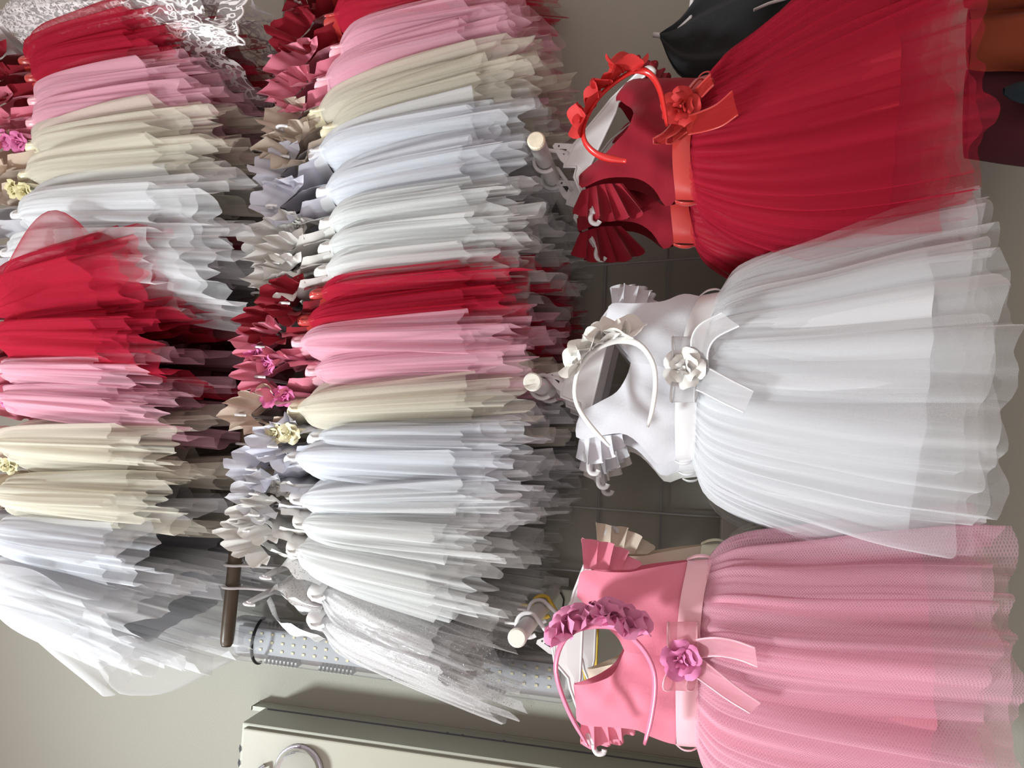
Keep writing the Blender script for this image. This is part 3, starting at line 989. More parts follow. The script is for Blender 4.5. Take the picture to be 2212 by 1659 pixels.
white_spec = dict(
    center=[(1487, 812), (1430, 800), (1366, 787)],
    neckR=[(1306, 699), (1325, 728), (1345, 752), (1360, 770)],
    neckL=[(1262, 886), (1300, 868), (1335, 848), (1356, 818)],
    sideR=[(1512, 643), (1478, 637), (1441, 654)], armR=[(1415, 659), (1370, 661)], tipR=[(1322, 659), (1312, 680), (1306, 697)],
    sideL=[(1459, 993), (1423, 1004), (1396, 975)], armL=[(1369, 948), (1342, 937), (1300, 942)], tipL=[(1251, 949), (1246, 920), (1256, 890)],
    seamR=[(1322, 659), (1368, 661), (1418, 659)], rufR=[(1320, 620), (1345, 612), (1395, 620), (1420, 654)],
    seamL=[(1251, 949), (1300, 942), (1345, 937)], rufL=[(1245, 985), (1270, 1004), (1318, 988), (1348, 955)],
    sashT=[(1512, 642), (1485, 700), (1462, 800), (1457, 900), (1459, 995)], sashB=[(1562, 633), (1532, 700), (1508, 800), (1502, 900), (1500, 990)],
    skR=[(1560, 635), (1590, 598), (1650, 565), (1760, 530), (1930, 470), (2130, 425)],
    skL=[(1498, 990), (1530, 1055), (1600, 1098), (1720, 1140), (1880, 1190), (2110, 1235)],
    lin=0.76, lens=(0.90, 0.86, 0.93, 0.97),
    bow=dict(rose=(1478, 796, 34), rosecol=(0.84, 0.83, 0.80), facing=(0.05, -1, 0.15),
             loops=[([(1482, 790, 0), (1478, 765, .014), (1476, 735, .012), (1478, 728, .002), (1482, 760, 0)], 44), ([(1480, 805, 0), (1476, 835, .014), (1474, 862, .012), (1478, 868, .002), (1482, 835, 0)], 46)],
             tails=[([(1512, 785, .004), (1512, 745, .012), (1530, 715, .014), (1578, 690, .012)], (1, .75), 40, 1.0), ([(1508, 815, .004), (1530, 824, .010), (1570, 845, .010), (1618, 868, .012)], (-.45, 1), 48, 0.9)]))
red_spec = dict(
    center=[(1465, 300), (1420, 285), (1371, 270)],
    neckR=[(1322, 226), (1338, 224), (1352, 236), (1366, 252)],
    neckL=[(1251, 376), (1290, 355), (1330, 330), (1362, 297)],
    sideR=[(1505, 176), (1480, 175), (1455, 172)], armR=[(1440, 170), (1410, 170)], tipR=[(1370, 172), (1345, 195), (1325, 222)],
    sideL=[(1460, 436), (1438, 446), (1411, 418)], armL=[(1381, 401), (1342, 396), (1300, 398)], tipL=[(1257, 411), (1252, 395), (1251, 380)],
    seamR=[(1370, 172), (1410, 172), (1444, 172)], rufR=[(1362, 120), (1395, 124), (1425, 140), (1448, 166)],
    seamL=[(1257, 411), (1300, 398), (1345, 396)], rufL=[(1238, 455), (1290, 468), (1360, 466), (1394, 444)],
    sashT=[(1506, 176), (1475, 235), (1455, 310), (1452, 370), (1459, 436)], sashB=[(1540, 166), (1515, 230), (1492, 310), (1490, 370), (1506, 438)],
    skR=[(1538, 168), (1565, 140), (1630, 95), (1740, 10), (1880, -70), (2060, -150)],
    skL=[(1505, 438), (1530, 470), (1600, 512), (1720, 545), (1880, 550), (2085, 530)],
    lin=0.72, lens=(0.87, 0.91, 0.94, 0.97), nruf=5.2,
    bow=dict(rose=(1470, 232, 33), rosecol=(0.55, 0.030, 0.028), facing=(-0.25, -1, 0.1),
             loops=[([(1475, 255, 0), (1450, 285, .012), (1425, 300, .010), (1432, 312, .004), (1470, 285, 0)], 26), ([(1482, 215, 0), (1500, 195, .010), (1522, 170, .010), (1530, 180, .002), (1500, 215, 0)], 22)],
             tails=[([(1482, 272, .004), (1520, 262, .010), (1555, 248, .012), (1588, 222, .014)], (.25, 1), 36, 1.3), ([(1490, 212, .004), (1510, 200, .008), (1525, 185, .008), (1538, 172, .010)], (.3, 1), 22, 1.0)]))

FG = 'front dresses hung facing out'
front_dress('pink', pink_spec, 'pink cotton and tulle dress with rose bow, hanging facing out on its peg', FG, -0.33, seed=3, coarse=True)
front_dress('white', white_spec, 'white dress with white rose bow, hanging facing out, in front of the other white ones', FG, -0.33, seed=5)
front_dress('red', red_spec, 'red dress with red rose bow, hanging facing out, in front of another red one', FG, -0.33, k=0.10, X0=0.35, seed=9)
BG = 'dresses hung behind the front ones'
front_dress('red', red_spec, 'red dress half hidden behind the front red one, only ruffle and sash showing', BG, -0.24, k=0.10, X0=0.35, shift=(-4, 92), seed=21, bow=False, layers=2, nth=150)
front_dress('white', white_spec, 'white dress close behind the front white one, ruffle edge showing below it', BG, -0.25, shift=(8, 24), seed=23, bow=False, layers=2, nth=150)
front_dress('ivory', white_spec, 'ivory dress deepest of the three white ones on the middle peg', BG, -0.16, shift=(16, 38), seed=25, bow=False, layers=1, nth=120)
front_dress('cream', pink_spec, 'peach cream dress hanging behind the front pink one, ruffle and sash showing', BG, -0.22, shift=(30, -34), seed=27, bow=False, layers=2, nth=150)


# ------------------------------------------------------------------ pegs and front hangers
def peg(cap, label, rad=0.0135, Yc=-0.40, mat=None):
    c = P(cap[0], cap[1], Yc)
    root = empty('wall_peg', (c[0], -0.003, c[2]), label, 'peg', 'wall pegs')
    mt = solid('peg_white', (0.74, 0.72, 0.70), rough=0.4)
    tube('peg_shaft', [np.array([c[0], y_, c[2]]) for y_ in np.linspace(-0.003, Yc + 0.004, 5)], rad, mt, root, seg=20)
    capm = mat or solid('peg_cap', (0.72, 0.70, 0.64), rough=0.5)
    V, f = tube_vf([np.array([c[0], Yc + 0.006, c[2]]), np.array([c[0], Yc, c[2]]), np.array([c[0], Yc - 0.002, c[2]])], [rad * 1.06, rad * 1.06, rad * 0.9], 20)
    mesh('peg_cap', V, f, capm, root, smooth=False)
    box('wall_plate', (c[0], -0.005, c[2]), (0.05, 0.008, 0.05), mt, root, bev=0.002)
    return c


stained = solid('peg_cap_stained', (0.74, 0.66, 0.52), rough=0.55, noise=0.28, nscale=70)
c_red = peg((1158, 303), 'white round peg with yellowed cap, carrying the two red dresses', mat=stained)
c_white = peg((1150, 825), 'white round peg carrying the stack of white dresses')
c_pink = peg((1117, 1378), 'white round peg carrying the pink and peach dresses')
HG = 'hangers on the pegs'


def front_hanger(label, pc, T, half, spec, tipL, tipR, Y, shift=(0, 0), mat=None, mark=True, stub=True):
    """flat moulded hanger: hook over the peg, neck with a size mark, broad shoulder plate with arms"""
    mat = mat or PLASTIC
    sx, sy = shift
    add = lambda p_: (p_[0] + sx, p_[1] + sy)
    SL, SR = add(spec['neckL'][0]), add(spec['neckR'][0])
    tL, tR, T = add(tipL), add(tipR), add(T)
    c0 = np.array([pc[0], Y, pc[2]])
    root = empty('clothes_hanger', c0 + np.array([0, 0, 0.016]), label, 'hanger', HG)
    dv = np.array([0, 0.004, 0])
    lean = np.array([SR[0] - SL[0], SR[1] - SL[1]], float)
    lean /= np.linalg.norm(lean)
    dn = np.array([-lean[1], lean[0]])
    if dn[0] < 0:
        dn = -dn
    a_ = lambda p_, u=0, v=0: (p_[0] + lean[0] * u + dn[0] * v, p_[1] + lean[1] * u + dn[1] * v)
    up = [a_(T, -half, 0), a_(T, -half, 18), a_(SL, 14, -10), a_(SL, -10, -6), a_(tL, 0, -7)]
    dnn = [a_(tL, 0, 8), a_(SL, -10, 10), a_(SL, 10, 14), a_(SR, -10, 14), a_(SR, 10, 10), a_(tR, 0, 8)]
    upr = [a_(tR, 0, -7), a_(SR, 10, -6), a_(SR, -14, -10), a_(T, half, 18), a_(T, half, 0)]
    top_ = [tL, a_(SL, -10), a_(SL, 12), a_(T, -half, 20), a_(T, 0, 20), a_(T, half, 20), a_(SR, -12), a_(SR, 10), tR]
    upper = [a_(tL, 0, -7), a_(SL, -10, -7), a_(SL, 12, -12), a_(T, -half, 8), a_(T, 0, 0), a_(T, half, 8), a_(SR, -12, -12), a_(SR, 10, -7), a_(tR, 0, -7)]
    lower = [a_(tL, 0, 8), a_(SL, -10, 10), a_(SL, 12, 14), a_(SL, 30, 14), a_(((SL[0] + SR[0]) / 2, (SL[1] + SR[1]) / 2), 0, 14), a_(SR, -30, 14), a_(SR, -12, 14), a_(SR, 10, 10), a_(tR, 0, 8)]
    A, Bm = Pl(upper, Y), Pl(lower, Y)
    rows = np.stack([A, A * .5 + Bm * .5 + [0, -0.0008, 0], Bm, Bm + dv, A * .5 + Bm * .5 + dv, A + dv], 1)
    n = len(rows)
    mesh('shoulder_plate', rows.reshape(-1, 3), gridfaces(n, 6, False, True).tolist() + [[0, 1, 2, 3, 4, 5], [(n - 1) * 6 + k for k in (5, 4, 3, 2, 1, 0)]], mat, root, smooth=False)
    V1, f1 = tube_vf(A + [0, 0.001, 0], 0.0026, 6)
    V2, f2 = tube_vf(Bm + [0, 0.001, 0], 0.0022, 6)
    V, f = join([(V1, f1), (V2, f2)])
    mesh('plate_rim', V, f, mat, root)
    # hook: from the neck round the right side and over the top of the peg
    rr = 0.0135 + 0.0055
    ang = np.radians(np.linspace(-25, 222, 18))
    arc = [c0 + np.array([rr * math.cos(q), 0.0, rr * math.sin(q) - 0.001]) for q in ang]
    tp_ = P(*a_(T, 0, 6), Y)
    tube('hook', [tp_, tp_ * .6 + arc[0] * .4 + np.array([0.002, 0, 0])] + arc, 0.0036, mat, root, seg=8, flat=0.8, up=(0, 1, 0))
    if stub:
        tube('hook_stub', [c0 + np.array([0, 0, rr]), c0 + np.array([0.0005, 0, rr + 0.018])], 0.0024, mat, root, seg=7)
    V, f = prism_vf(Pl([a_(T, -24, 8), a_(T, 24, 8), a_(T, 20, -4), a_(T, 8, -32), a_(T, 0, -34), a_(T, -20, -6)], Y - 0.001), dv)
    mesh('neck_plate', V, f, mat, root, smooth=False)
    if mark:
        V, f = prism_vf(Pl([a_(T, -7, -3), a_(T, 7, -3), a_(T, 1, -17)], Y - 0.0016), (0, 0.0004, 0))
        mesh('size_mark', V, f, BLACK, root, smooth=False)
        V, f = prism_vf(Pl([a_(T, 4, -20), a_(T, 8, -20), a_(T, 8, -23), a_(T, 4, -23)], Y - 0.0016), (0, 0.0004, 0))
        mesh('size_mark', V, f, BLACK, root, smooth=False)
    for t_, s_ in ((tL, -1), (tR, 1)):
        q_ = [a_(t_, 0, 0), a_(t_, s_ * 12, 3), a_(t_, s_ * 20, 10), a_(t_, s_ * 18, 22), a_(t_, s_ * 10, 24)]
        V, f = tube_vf(resample(Pl(q_, Y + 0.002), 12), 0.0042, 7, flat=0.6, up=(0, 1, 0))
        mesh('notched_tip', V, f, mat, root)
    return root


front_hanger('white plastic hanger inside the front pink dress', c_pink, (1192, 1392), 38, pink_spec, (1282, 1608), (1278, 1200), -0.316)
front_hanger('white plastic hanger inside the front white dress', c_white, (1212, 822), 34, white_spec, (1272, 1000), (1345, 640), -0.316)
front_hanger('white plastic hanger inside the front red dress', c_red, (1224, 330), 30, red_spec, (1278, 458), (1385, 160), -0.316, stub=False)
front_hanger('white plastic hanger inside the red dress hung behind', c_red, (1230, 322), 30, red_spec, (1290, 448), (1385, 170), -0.235, shift=(0, 88), stub=False)
front_hanger('white plastic hanger inside the second white dress', c_white, (1212, 822), 34, white_spec, (1280, 1010), (1345, 640), -0.240, shift=(12, 20))
front_hanger('white plastic hanger inside the ivory dress deepest on middle peg', c_white, (1212, 822), 34, white_spec, (1280, 1010), (1345, 640), -0.155, shift=(22, 34))
front_hanger('white plastic hanger inside the peach cream dress', c_pink, (1192, 1392), 38, pink_spec, (1282, 1590), (1278, 1200), -0.212, shift=(30, -40))
front_hanger('yellow plastic hanger showing inside the neck of the pink dress', c_pink, (1192, 1392), 34, pink_spec, (1300, 1560), (1290, 1230), -0.175, shift=(34, -14), mat=solid('yellow_plastic', (0.75, 0.52, 0.06), rough=0.4), mark=False)


# ------------------------------------------------------------------ headbands
def headband(pts, Y, col, rosecol, flowers, label, kind='rose', seed=0, lean=0.0, w=0.0058):
    p = resample(Pl(pts, Y), 46)
    s = np.linspace(0, 1, 46)
    p[:, 1] += lean * np.sin(s * PI) - 0.012 * np.sin(s * PI)
    root = empty('headband', p[23], label, 'headband', 'flowered headbands')
    r = w * np.minimum(1, 0.55 + 6 * np.minimum(s, 1 - s))
    tube('band', p, r, solid('band_' + label[:8], col, rough=0.3, spec=0.6), root, seg=10, flat=0.55, up=(0, -0.45, 0.9))
    mt = solid('flower_' + kind + label[:8], rosecol, rough=0.7, trans=0.12)
    for i, (a, b_, r_) in enumerate(flowers):
        pp = P(a, b_, Y - 0.006)
        near = p[np.argmin(np.linalg.norm(p - pp, axis=1))]
        pos = pp * 0.5 + near * 0.5
        cdir = P(a, b_, Y) - p.mean(axis=0)
        cdir = cdir / np.linalg.norm(cdir)
        rose('flower', root, pos, r_ * 0.00074 * (1.06 if kind != 'petal' else 1.15), mt, facing=tuple(cdir * 0.9 + np.array([-0.05, -(0.42 if kind == 'bud' else 0.6), 0.05])), twist=i * 0.8 + seed, kind=kind, mkey='band' + label[:4])
    return root


headband([(1353, 348), (1300, 340), (1272, 322), (1261, 298), (1266, 268), (1292, 222), (1330, 186), (1375, 160), (1405, 167), (1425, 198), (1435, 240), (1441, 272)], -0.415,
         (0.60, 0.020, 0.018), (0.62, 0.035, 0.035), [(1258, 262, 27), (1288, 222, 28), (1312, 178, 27), (1350, 146, 34)],
         'red headband with red petal flowers looped over the front red dress hanger', kind='petal', seed=1)
headband([(1316, 964), (1280, 925), (1250, 880), (1243, 840), (1256, 792), (1292, 755), (1340, 737), (1382, 747), (1410, 785), (1416, 830), (1410, 880), (1399, 922)], -0.415,
         (0.80, 0.79, 0.77), (0.84, 0.83, 0.79), [(1240, 785, 27), (1268, 742, 29), (1306, 722, 30), (1348, 712, 34)],
         'white headband with white petal flowers looped over the front white dress', kind='petal', seed=2)
headband([(1270, 1612), (1232, 1540), (1207, 1470), (1204, 1420), (1226, 1370), (1272, 1347), (1330, 1350), (1380, 1387), (1408, 1432), (1415, 1480), (1406, 1550), (1392, 1608)], -0.415,
         (0.80, 0.23, 0.37), (0.80, 0.29, 0.50), [(1222, 1352, 32), (1262, 1325, 28), (1310, 1318, 30), (1355, 1340, 34)],
         'pink headband with pink roses looped over the front pink dress', kind='bud', seed=3)


def side_headband(spots, Y, col, rosecol, label, seed, r=24):
    """a headband hung between two dresses on a rail: mostly its roses show"""
    a = np.array(spots, float)
    c = a.mean(0)
    pts = []
    for q in np.linspace(0.15, 2 * PI - 0.15, 12):
        pts.append((c[0] + 34 + 44 * -math.cos(q), c[1] + 5 * math.sin(q)))
    p = resample(Pl(pts, Y), 40)
    p[:, 1] += 0.030 + 0.045 * np.sin(np.linspace(0, 2 * PI, 40))
    root = empty('headband', P(c[0], c[1], Y), label, 'headband', 'flowered headbands')
    tube('band', p, 0.0045, solid('band_s_' + label[:9], col, rough=0.35), root, seg=8, flat=0.5, up=(0.3, 1, 0.2))
    mt = solid('flower_s_' + label[:9], rosecol, rough=0.7, trans=0.12)
    for i, (x, y) in enumerate(spots):
        rose('flower', root, P(x, y, Y - 0.015), r * 0.00074 * 0.95, mt, facing=(-0.45, -1, 0.25 - 0.4 * (i % 2)), twist=seed + i, mkey='s' + label[:5])


side_headband([(605, 480), (640, 488)], -0.27, (0.8, 0.8, 0.78), (0.80, 0.78, 0.74), 'white roses headband between bluish white and ivory dresses on the wooden rail', 1)
side_headband([(575, 786), (552, 766)], -0.29, (0.8, 0.3, 0.45), (0.80, 0.22, 0.48), 'pink roses headband between the two pink dresses mid rail', 2)
side_headband([(578, 858), (612, 856)], -0.28, (0.8, 0.3, 0.45), (0.78, 0.18, 0.42), 'bright pink roses headband between pink and cream dresses on the rail', 3)
side_headband([(592, 935), (625, 936)], -0.29, (0.82, 0.78, 0.6), (0.82, 0.76, 0.52), 'cream yellow roses headband between cream and bluish white dresses on the rail', 4)
side_headband([(596, 1052), (622, 1058)], -0.27, (0.8, 0.8, 0.78), (0.80, 0.79, 0.76), 'small white rose headband beside the slim white dress on the rail', 5, r=20)
side_headband([(655, 640), (665, 622)], -0.22, (0.8, 0.8, 0.78), (0.78, 0.77, 0.74), 'white rose headband tucked under the ivory dress beside the red pair', 6, r=18)
side_headband([(12, 302), (38, 306)], -0.29, (0.8, 0.3, 0.45), (0.74, 0.20, 0.40), 'pink roses headband in top row between pink and cream dresses', 7)
side_headband([(28, 408), (52, 414)], -0.29, (0.82, 0.78, 0.6), (0.82, 0.76, 0.45), 'yellowish cream roses headband in top row between cream and white dresses', 8, r=22)
side_headband([(12, 865), (42, 872)], -0.29, (0.8, 0.3, 0.45), (0.70, 0.17, 0.36), 'pink roses headband in top row beside the bare wall gap', 9, r=20)
side_headband([(2, 1000), (20, 1006)], -0.29, (0.82, 0.78, 0.6), (0.82, 0.76, 0.50), 'cream rose headband at the frame edge between two cream top row dresses', 10, r=20)

# ------------------------------------------------------------------ lace dress, black, orange and maroon garments
def lace_mat(name, col, ground):
    """embroidered net: winding cords and little flowers over a sheer ground"""
    m, nt, out = nodes_of(name)
    uv = N(nt, 'ShaderNodeUVMap')
    nz = N(nt, 'ShaderNodeTexNoise')
    nz.inputs['Scale'].default_value = 38
    nz.inputs['Detail'].default_value = 1
    nt.links.new(uv.outputs[0], nz.inputs[0])
    cord = math_n(nt, 'LESS_THAN', math_n(nt, 'ABSOLUTE', math_n(nt, 'SUBTRACT', nz.outputs[0], 0.5)), 0.035)
    vo = N(nt, 'ShaderNodeTexVoronoi')
    vo.inputs['Scale'].default_value = 48
    nt.links.new(uv.outputs[0], vo.inputs[0])
    fl = math_n(nt, 'LESS_THAN', math_n(nt, 'ABSOLUTE', math_n(nt, 'SUBTRACT', vo.outputs['Distance'], 0.26)), 0.07)
    core = math_n(nt, 'LESS_THAN', vo.outputs['Distance'], 0.09)
    a = math_n(nt, 'MAXIMUM', math_n(nt, 'MAXIMUM', cord, fl), core)
    a = math_n(nt, 'MAXIMUM', math_n(nt, 'MULTIPLY', a, 0.92), ground)
    p = N(nt, 'ShaderNodeBsdfPrincipled')
    p.inputs['Base Color'].default_value = (*col, 1)
    p.inputs['Roughness'].default_value = 0.4
    tp = N(nt, 'ShaderNodeBsdfTransparent')
    mx_ = N(nt, 'ShaderNodeMixShader')
    nt.links.new(a, mx_.inputs[0])
    nt.links.new(tp.outputs[0], mx_.inputs[1])
    nt.links.new(p.outputs[0], mx_.inputs[2])
    nt.links.new(mx_.outputs[0], out.inputs[0])
    return m


LACE = lace_mat('lace_white', (0.82, 0.80, 0.81), 0.16)
MATS['tulle_lace'] = LACE
COLORS['lace'] = ((0.80, 0.79, 0.80), (0.80, 0.79, 0.80), (0.80, 0.80, 0.81), (0.86, 0.86, 0.86))
lr = row_dress('lace', (-150, 30), (0, 42), (430, 10), 'white lace dress with scalloped hem at the end of the top row', '', None, seed=401, tb=.075, hh=.215, ruffle=False, tag_name='lace_dress', layers=2)
hp = Pl([(405, 40), (425, 50), (470, 62), (520, 98), (505, 60), (520, 20), (535, -30)], -0.43)
rows = resample(hp, 60)
s = np.linspace(0, 1, 60)
G = np.stack([rows + np.array([0, 0.0, 0]), rows + np.array([0.004, 0.01, 0.018]), rows + np.array([0.008, 0.02, 0.040])], 1)
G[:, 0, 2] -= 0.008 * np.abs(np.sin(s * 26))
G[:, 2, 2] += 0.02
sheet('lace_trim', G, LACE, lr, uv=np.stack(np.meshgrid(s * .5, [0, .02, .045], indexing='ij'), -1))
V, f = tube_vf(G[:, 0], 0.0018, 6)
mesh('trim_cord', V, f, solid('lace_cord', (0.8, 0.77, 0.77), rough=0.7), lr)


def hung_cloth(name, L, Rg, Y, bulge, mat, label, cat, seed, n=26, m_=40, nf=7, amp=0.012):
    """a soft garment between two edges: a front and a back sheet with hanging folds, closed at the sides"""
    La, Ra = resample(Pl(L, Y), n), resample(Pl(Rg, Y), n)
    th = np.linspace(0, 2 * PI, m_)
    q = np.linspace(0, 1, n)[:, None]
    c, h = (La + Ra) / 2, (Ra - La) / 2
    r = np.random.default_rng(seed)
    fo = np.sin(nf * th + r.uniform(0, 6) + 2.0 * q) + 0.6 * np.sin(nf * 1.9 * th + r.uniform(0, 6) - 3 * q)
    G = c[:, None, :] + np.cos(th)[None, :, None] * h[:, None, :]
    G[:, :, 1] += -bulge * np.sin(th)[None, :] * (0.25 + 0.75 * np.sin(np.clip(q, .02, 1) * PI * .5)) + amp * fo * q ** .5
    root = empty(name, c[0], label, cat)
    uv = np.stack([np.broadcast_to(th[None, :] * .05, (n, m_)), np.broadcast_to(q * .4, (n, m_))], -1)
    sheet('cloth_body', G, mat, root, uv=uv)
    return root


blk = solid('black_knit', (0.010, 0.011, 0.013), rough=0.85, bump=0.5, nscale=600, sheen=0.05)
bg = hung_cloth('black_garment', [(1426, 82), (1450, 140), (1480, 172), (1540, 185), (1640, 175), (1850, 150)], [(1424, 74), (1470, 40), (1520, -20), (1600, -70), (1700, -100), (1850, -130)], -0.20, 0.022, blk,
                'black knit garment hanging on a peg beyond the red dress', 'garment', 3)
V, f = tube_vf(Pl([(1628, 22), (1660, 8), (1700, -4)], -0.235), 0.003, 6, flat=.5)
mesh('white_strap', V, f, PLASTIC, bg)
bh = P(1445, 80, -0.20)
bhr = empty('clothes_hanger', bh, 'pale hanger tip sticking out of the black garment', 'hanger')
tube('arm_bar', Pl([(1411, 75), (1428, 77), (1450, 80), (1490, 40), (1500, -30)], -0.20), 0.0045, PLASTIC, bhr, seg=8)

org_m = solid('orange_knit', (0.25, 0.040, 0.009), rough=0.8, bump=0.3, nscale=90, sheen=0.1)
mar_m = solid('maroon_knit', (0.065, 0.005, 0.012), rough=0.85, bump=0.3, nscale=90, sheen=0.1)
nav_m = solid('navy_knit', (0.010, 0.022, 0.032), rough=0.85, bump=0.3, nscale=90)
hung_cloth('orange_garment', [(2092, 150), (2130, 152), (2180, 150), (2290, 155)], [(2092, 18), (2130, 20), (2180, 16), (2290, 10)], -0.20, 0.045, org_m, 'orange garment in the dark corner under the red dress hem', 'garment', 5, nf=3)
hung_cloth('orange_garment', [(2086, 16), (2130, 14), (2180, 12), (2290, 8)], [(2086, -70), (2130, -80), (2180, -85), (2290, -95)], -0.22, 0.045, org_m, 'orange garment cut by the frame edge beside the other orange one', 'garment', 6, nf=3)
hung_cloth('maroon_garment', [(2084, 342), (2130, 347), (2180, 352), (2290, 360)], [(2088, 150), (2130, 152), (2180, 150), (2290, 150)], -0.17, 0.050, mar_m, 'maroon garment lying under the red dress hem, next to orange one', 'garment', 7, nf=3)
hung_cloth('navy_garment', [(2168, 205), (2190, 218), (2220, 226), (2290, 230)], [(2168, 190), (2190, 180), (2220, 176), (2290, 172)], -0.235, 0.015, nav_m, 'dark navy garment tucked between orange and maroon ones', 'garment', 8, nf=2, amp=.004)

# ------------------------------------------------------------------ wire grids on the wall
WIRE = solid('grid_wire', (0.40, 0.39, 0.39), rough=0.4)


def wire_grid(label, Y, rows, cols, seed):
    root = empty('wire_grid', P(*rows[0][0], Y), label, 'grid')
    for pts in rows:
        tube('crossbar', Pl(pts, Y), 0.0019, WIRE, root, seg=6)
    for pts in cols:
        tube('upright_wire', Pl(pts, Y - 0.004), 0.0021, WIRE, root, seg=6)


wire_grid('white wire grid panel on the wall behind the front dresses', -0.014,
          [[(1180, 560), (1168, 1250)], [(1308, 540), (1289, 1250)], [(1444, 535), (1424, 1255)], [(1584, 530), (1566, 1260)]],
          [[(1130, 585), (1270, 575), (1700, 545)], [(1130, 706), (1228, 702), (1700, 690)], [(1130, 836), (1700, 826)], [(1130, 964), (1700, 965)], [(1130, 1086), (1225, 1093), (1480, 1112), (1700, 1125)], [(1130, 1225), (1225, 1231), (1480, 1252)]], 1)
wire_grid('white wire grid panel high behind the top row, seen through its gaps', -0.014,
          [[(62, 780), (62, 1160)], [(86, 780), (86, 1160)], [(118, 780), (118, 1160)]], [[(20, 830), (160, 828)], [(20, 1020), (160, 1018)], [(20, 1115), (160, 1117)]], 2)
wire_grid('wire grid behind the free end of the wooden rail', -0.014,
          [[(548, 1080), (543, 1290)], [(640, 1080), (634, 1290)], [(735, 1080), (730, 1290)]], [[(530, 1120), (780, 1128)], [(530, 1215), (780, 1232)]], 3)
# little hook on the wall by the rail
hk = tube('wall_hook', [P(420, 1137, -0.004), P(448, 1138, -0.05), P(470, 1146, -0.055), P(492, 1158, -0.05), P(486, 1150, -0.04), P(460, 1134, -0.035), P(446, 1131, -0.03)], 0.0026, solid('steel', (0.5, 0.5, 0.52), rough=0.3, metal=1), seg=8)
tag(hk, 'small steel double wire hook on the wall beside the wooden rail', 'hook')

# ------------------------------------------------------------------ clear batten lamp (switched off) on the wall
LA, LB = P(505, 1372, -0.055), P(1245, 1466, -0.055)
ax = (LB - LA) / np.linalg.norm(LB - LA)
side = np.cross(ax, np.array([0, -1.0, 0]))
side /= np.linalg.norm(side)
nrmv = np.cross(side, ax)
if nrmv[1] > 0:
    nrmv = -nrmv
LL = np.linalg.norm(LB - LA)
lamp = empty('batten_lamp', (LA + LB) / 2, 'clear tubular batten lamp fixed slanting on the wall behind glittering dresses', 'lamp')
m, nt, out = nodes_of('clear_cover')
gl_ = N(nt, 'ShaderNodeBsdfGlossy')
gl_.inputs['Roughness'].default_value = 0.12
tp_ = N(nt, 'ShaderNodeBsdfTransparent')
tp_.inputs[0].default_value = (0.93, 0.93, 0.94, 1)
df_ = N(nt, 'ShaderNodeBsdfDiffuse')
df_.inputs[0].default_value = (0.8, 0.8, 0.82, 1)
fr = N(nt, 'ShaderNodeFresnel')
fr.inputs[0].default_value = 1.35
a_ = N(nt, 'ShaderNodeMixShader')
nt.links.new(fr.outputs[0], a_.inputs[0])
nt.links.new(tp_.outputs[0], a_.inputs[1])
nt.links.new(gl_.outputs[0], a_.inputs[2])
b_ = N(nt, 'ShaderNodeMixShader')
b_.inputs[0].default_value = 0.10
nt.links.new(a_.outputs[0], b_.inputs[1])
nt.links.new(df_.outputs[0], b_.inputs[2])
nt.links.new(b_.outputs[0], out.inputs[0])
CLEAR = m
HWD = 0.043


def lp(u, s_, n_):
    return LA + ax * u + side * s_ + nrmv * n_


th = np.linspace(0, PI, 17)
prof = [(HWD * math.cos(q), 0.012 + 0.036 * math.sin(q) ** 0.8) for q in th]
us = [0.0, 0.004, 0.014, 0.03] + list(np.linspace(0.06, LL - 0.06, 10)) + [LL - 0.03, LL - 0.014, LL - 0.004, LL]
sc_ = [0.72, 0.86, 0.97] + [1.0] * 12 + [0.97, 0.86, 0.72]
G = np.array([[lp(u, a * k_, c_ * (0.5 + 0.5 * k_)) for a, c_ in prof] for u, k_ in zip(us, sc_)])
sheet('clear_cover', G, CLEAR, lamp)
greyp = solid('lamp_grey', (0.70, 0.70, 0.70), rough=0.4)
V, f = box_vf(lp(LL / 2, 0, -0.008), (LL - 0.01, 0.080, 0.030), ax=np.array([ax, side, nrmv]), bev=0.008)
mesh('base_tray', V, f, greyp, lamp)
V, f = box_vf(lp(LL / 2 - 0.005, 0, 0.014), (LL - 0.05, 0.052, 0.006), ax=np.array([ax, side, nrmv]), bev=0.001)
brd = mesh('light_board', V, f, solid('board_silver', (0.42, 0.44, 0.47), rough=0.55), lamp, smooth=False)
V0, f0 = box_vf((0, 0, 0), (0.0055, 0.0045, 0.002), ax=np.array([ax, side, nrmv]))
led_me = bpy.data.meshes.new('light_chip')
led_me.from_pydata(V0.tolist(), [], f0)
led_me.materials.append(solid('chip_yellow', (0.80, 0.74, 0.42), rough=0.4))
for u in np.arange(0.05, LL - 0.035, 0.024):
    for s_ in (-0.016, 0.0, 0.016):
        o = bpy.data.objects.new('light_chip', led_me)
        COL.objects.link(o)
        o.parent = brd
        o.location = (lp(u, s_, 0.018) - world_of(brd)).tolist()
for u0 in (0.09, 0.21, 0.36, 0.52):
    for sgn in (-1, 1):
        for k in range(9):
            V, f = box_vf(lp(u0 + k * 0.0085, sgn * 0.0365, 0.010), (0.0035, 0.010, 0.030), ax=np.array([ax, side, nrmv]))
            mesh('vent_rib', V, f, greyp, lamp, smooth=False)
th = np.linspace(0, 2 * PI, 30, endpoint=False)
V, f = tube_vf([lp(0.072, (HWD + 0.002) * math.cos(q), 0.010 + (0.040 if math.sin(q) > 0 else 0.02) * math.sin(q)) for q in np.linspace(-0.15, PI + 0.15, 24)], 0.0032, 7)
mesh('rubber_strap', V, f, BLACK, lamp)
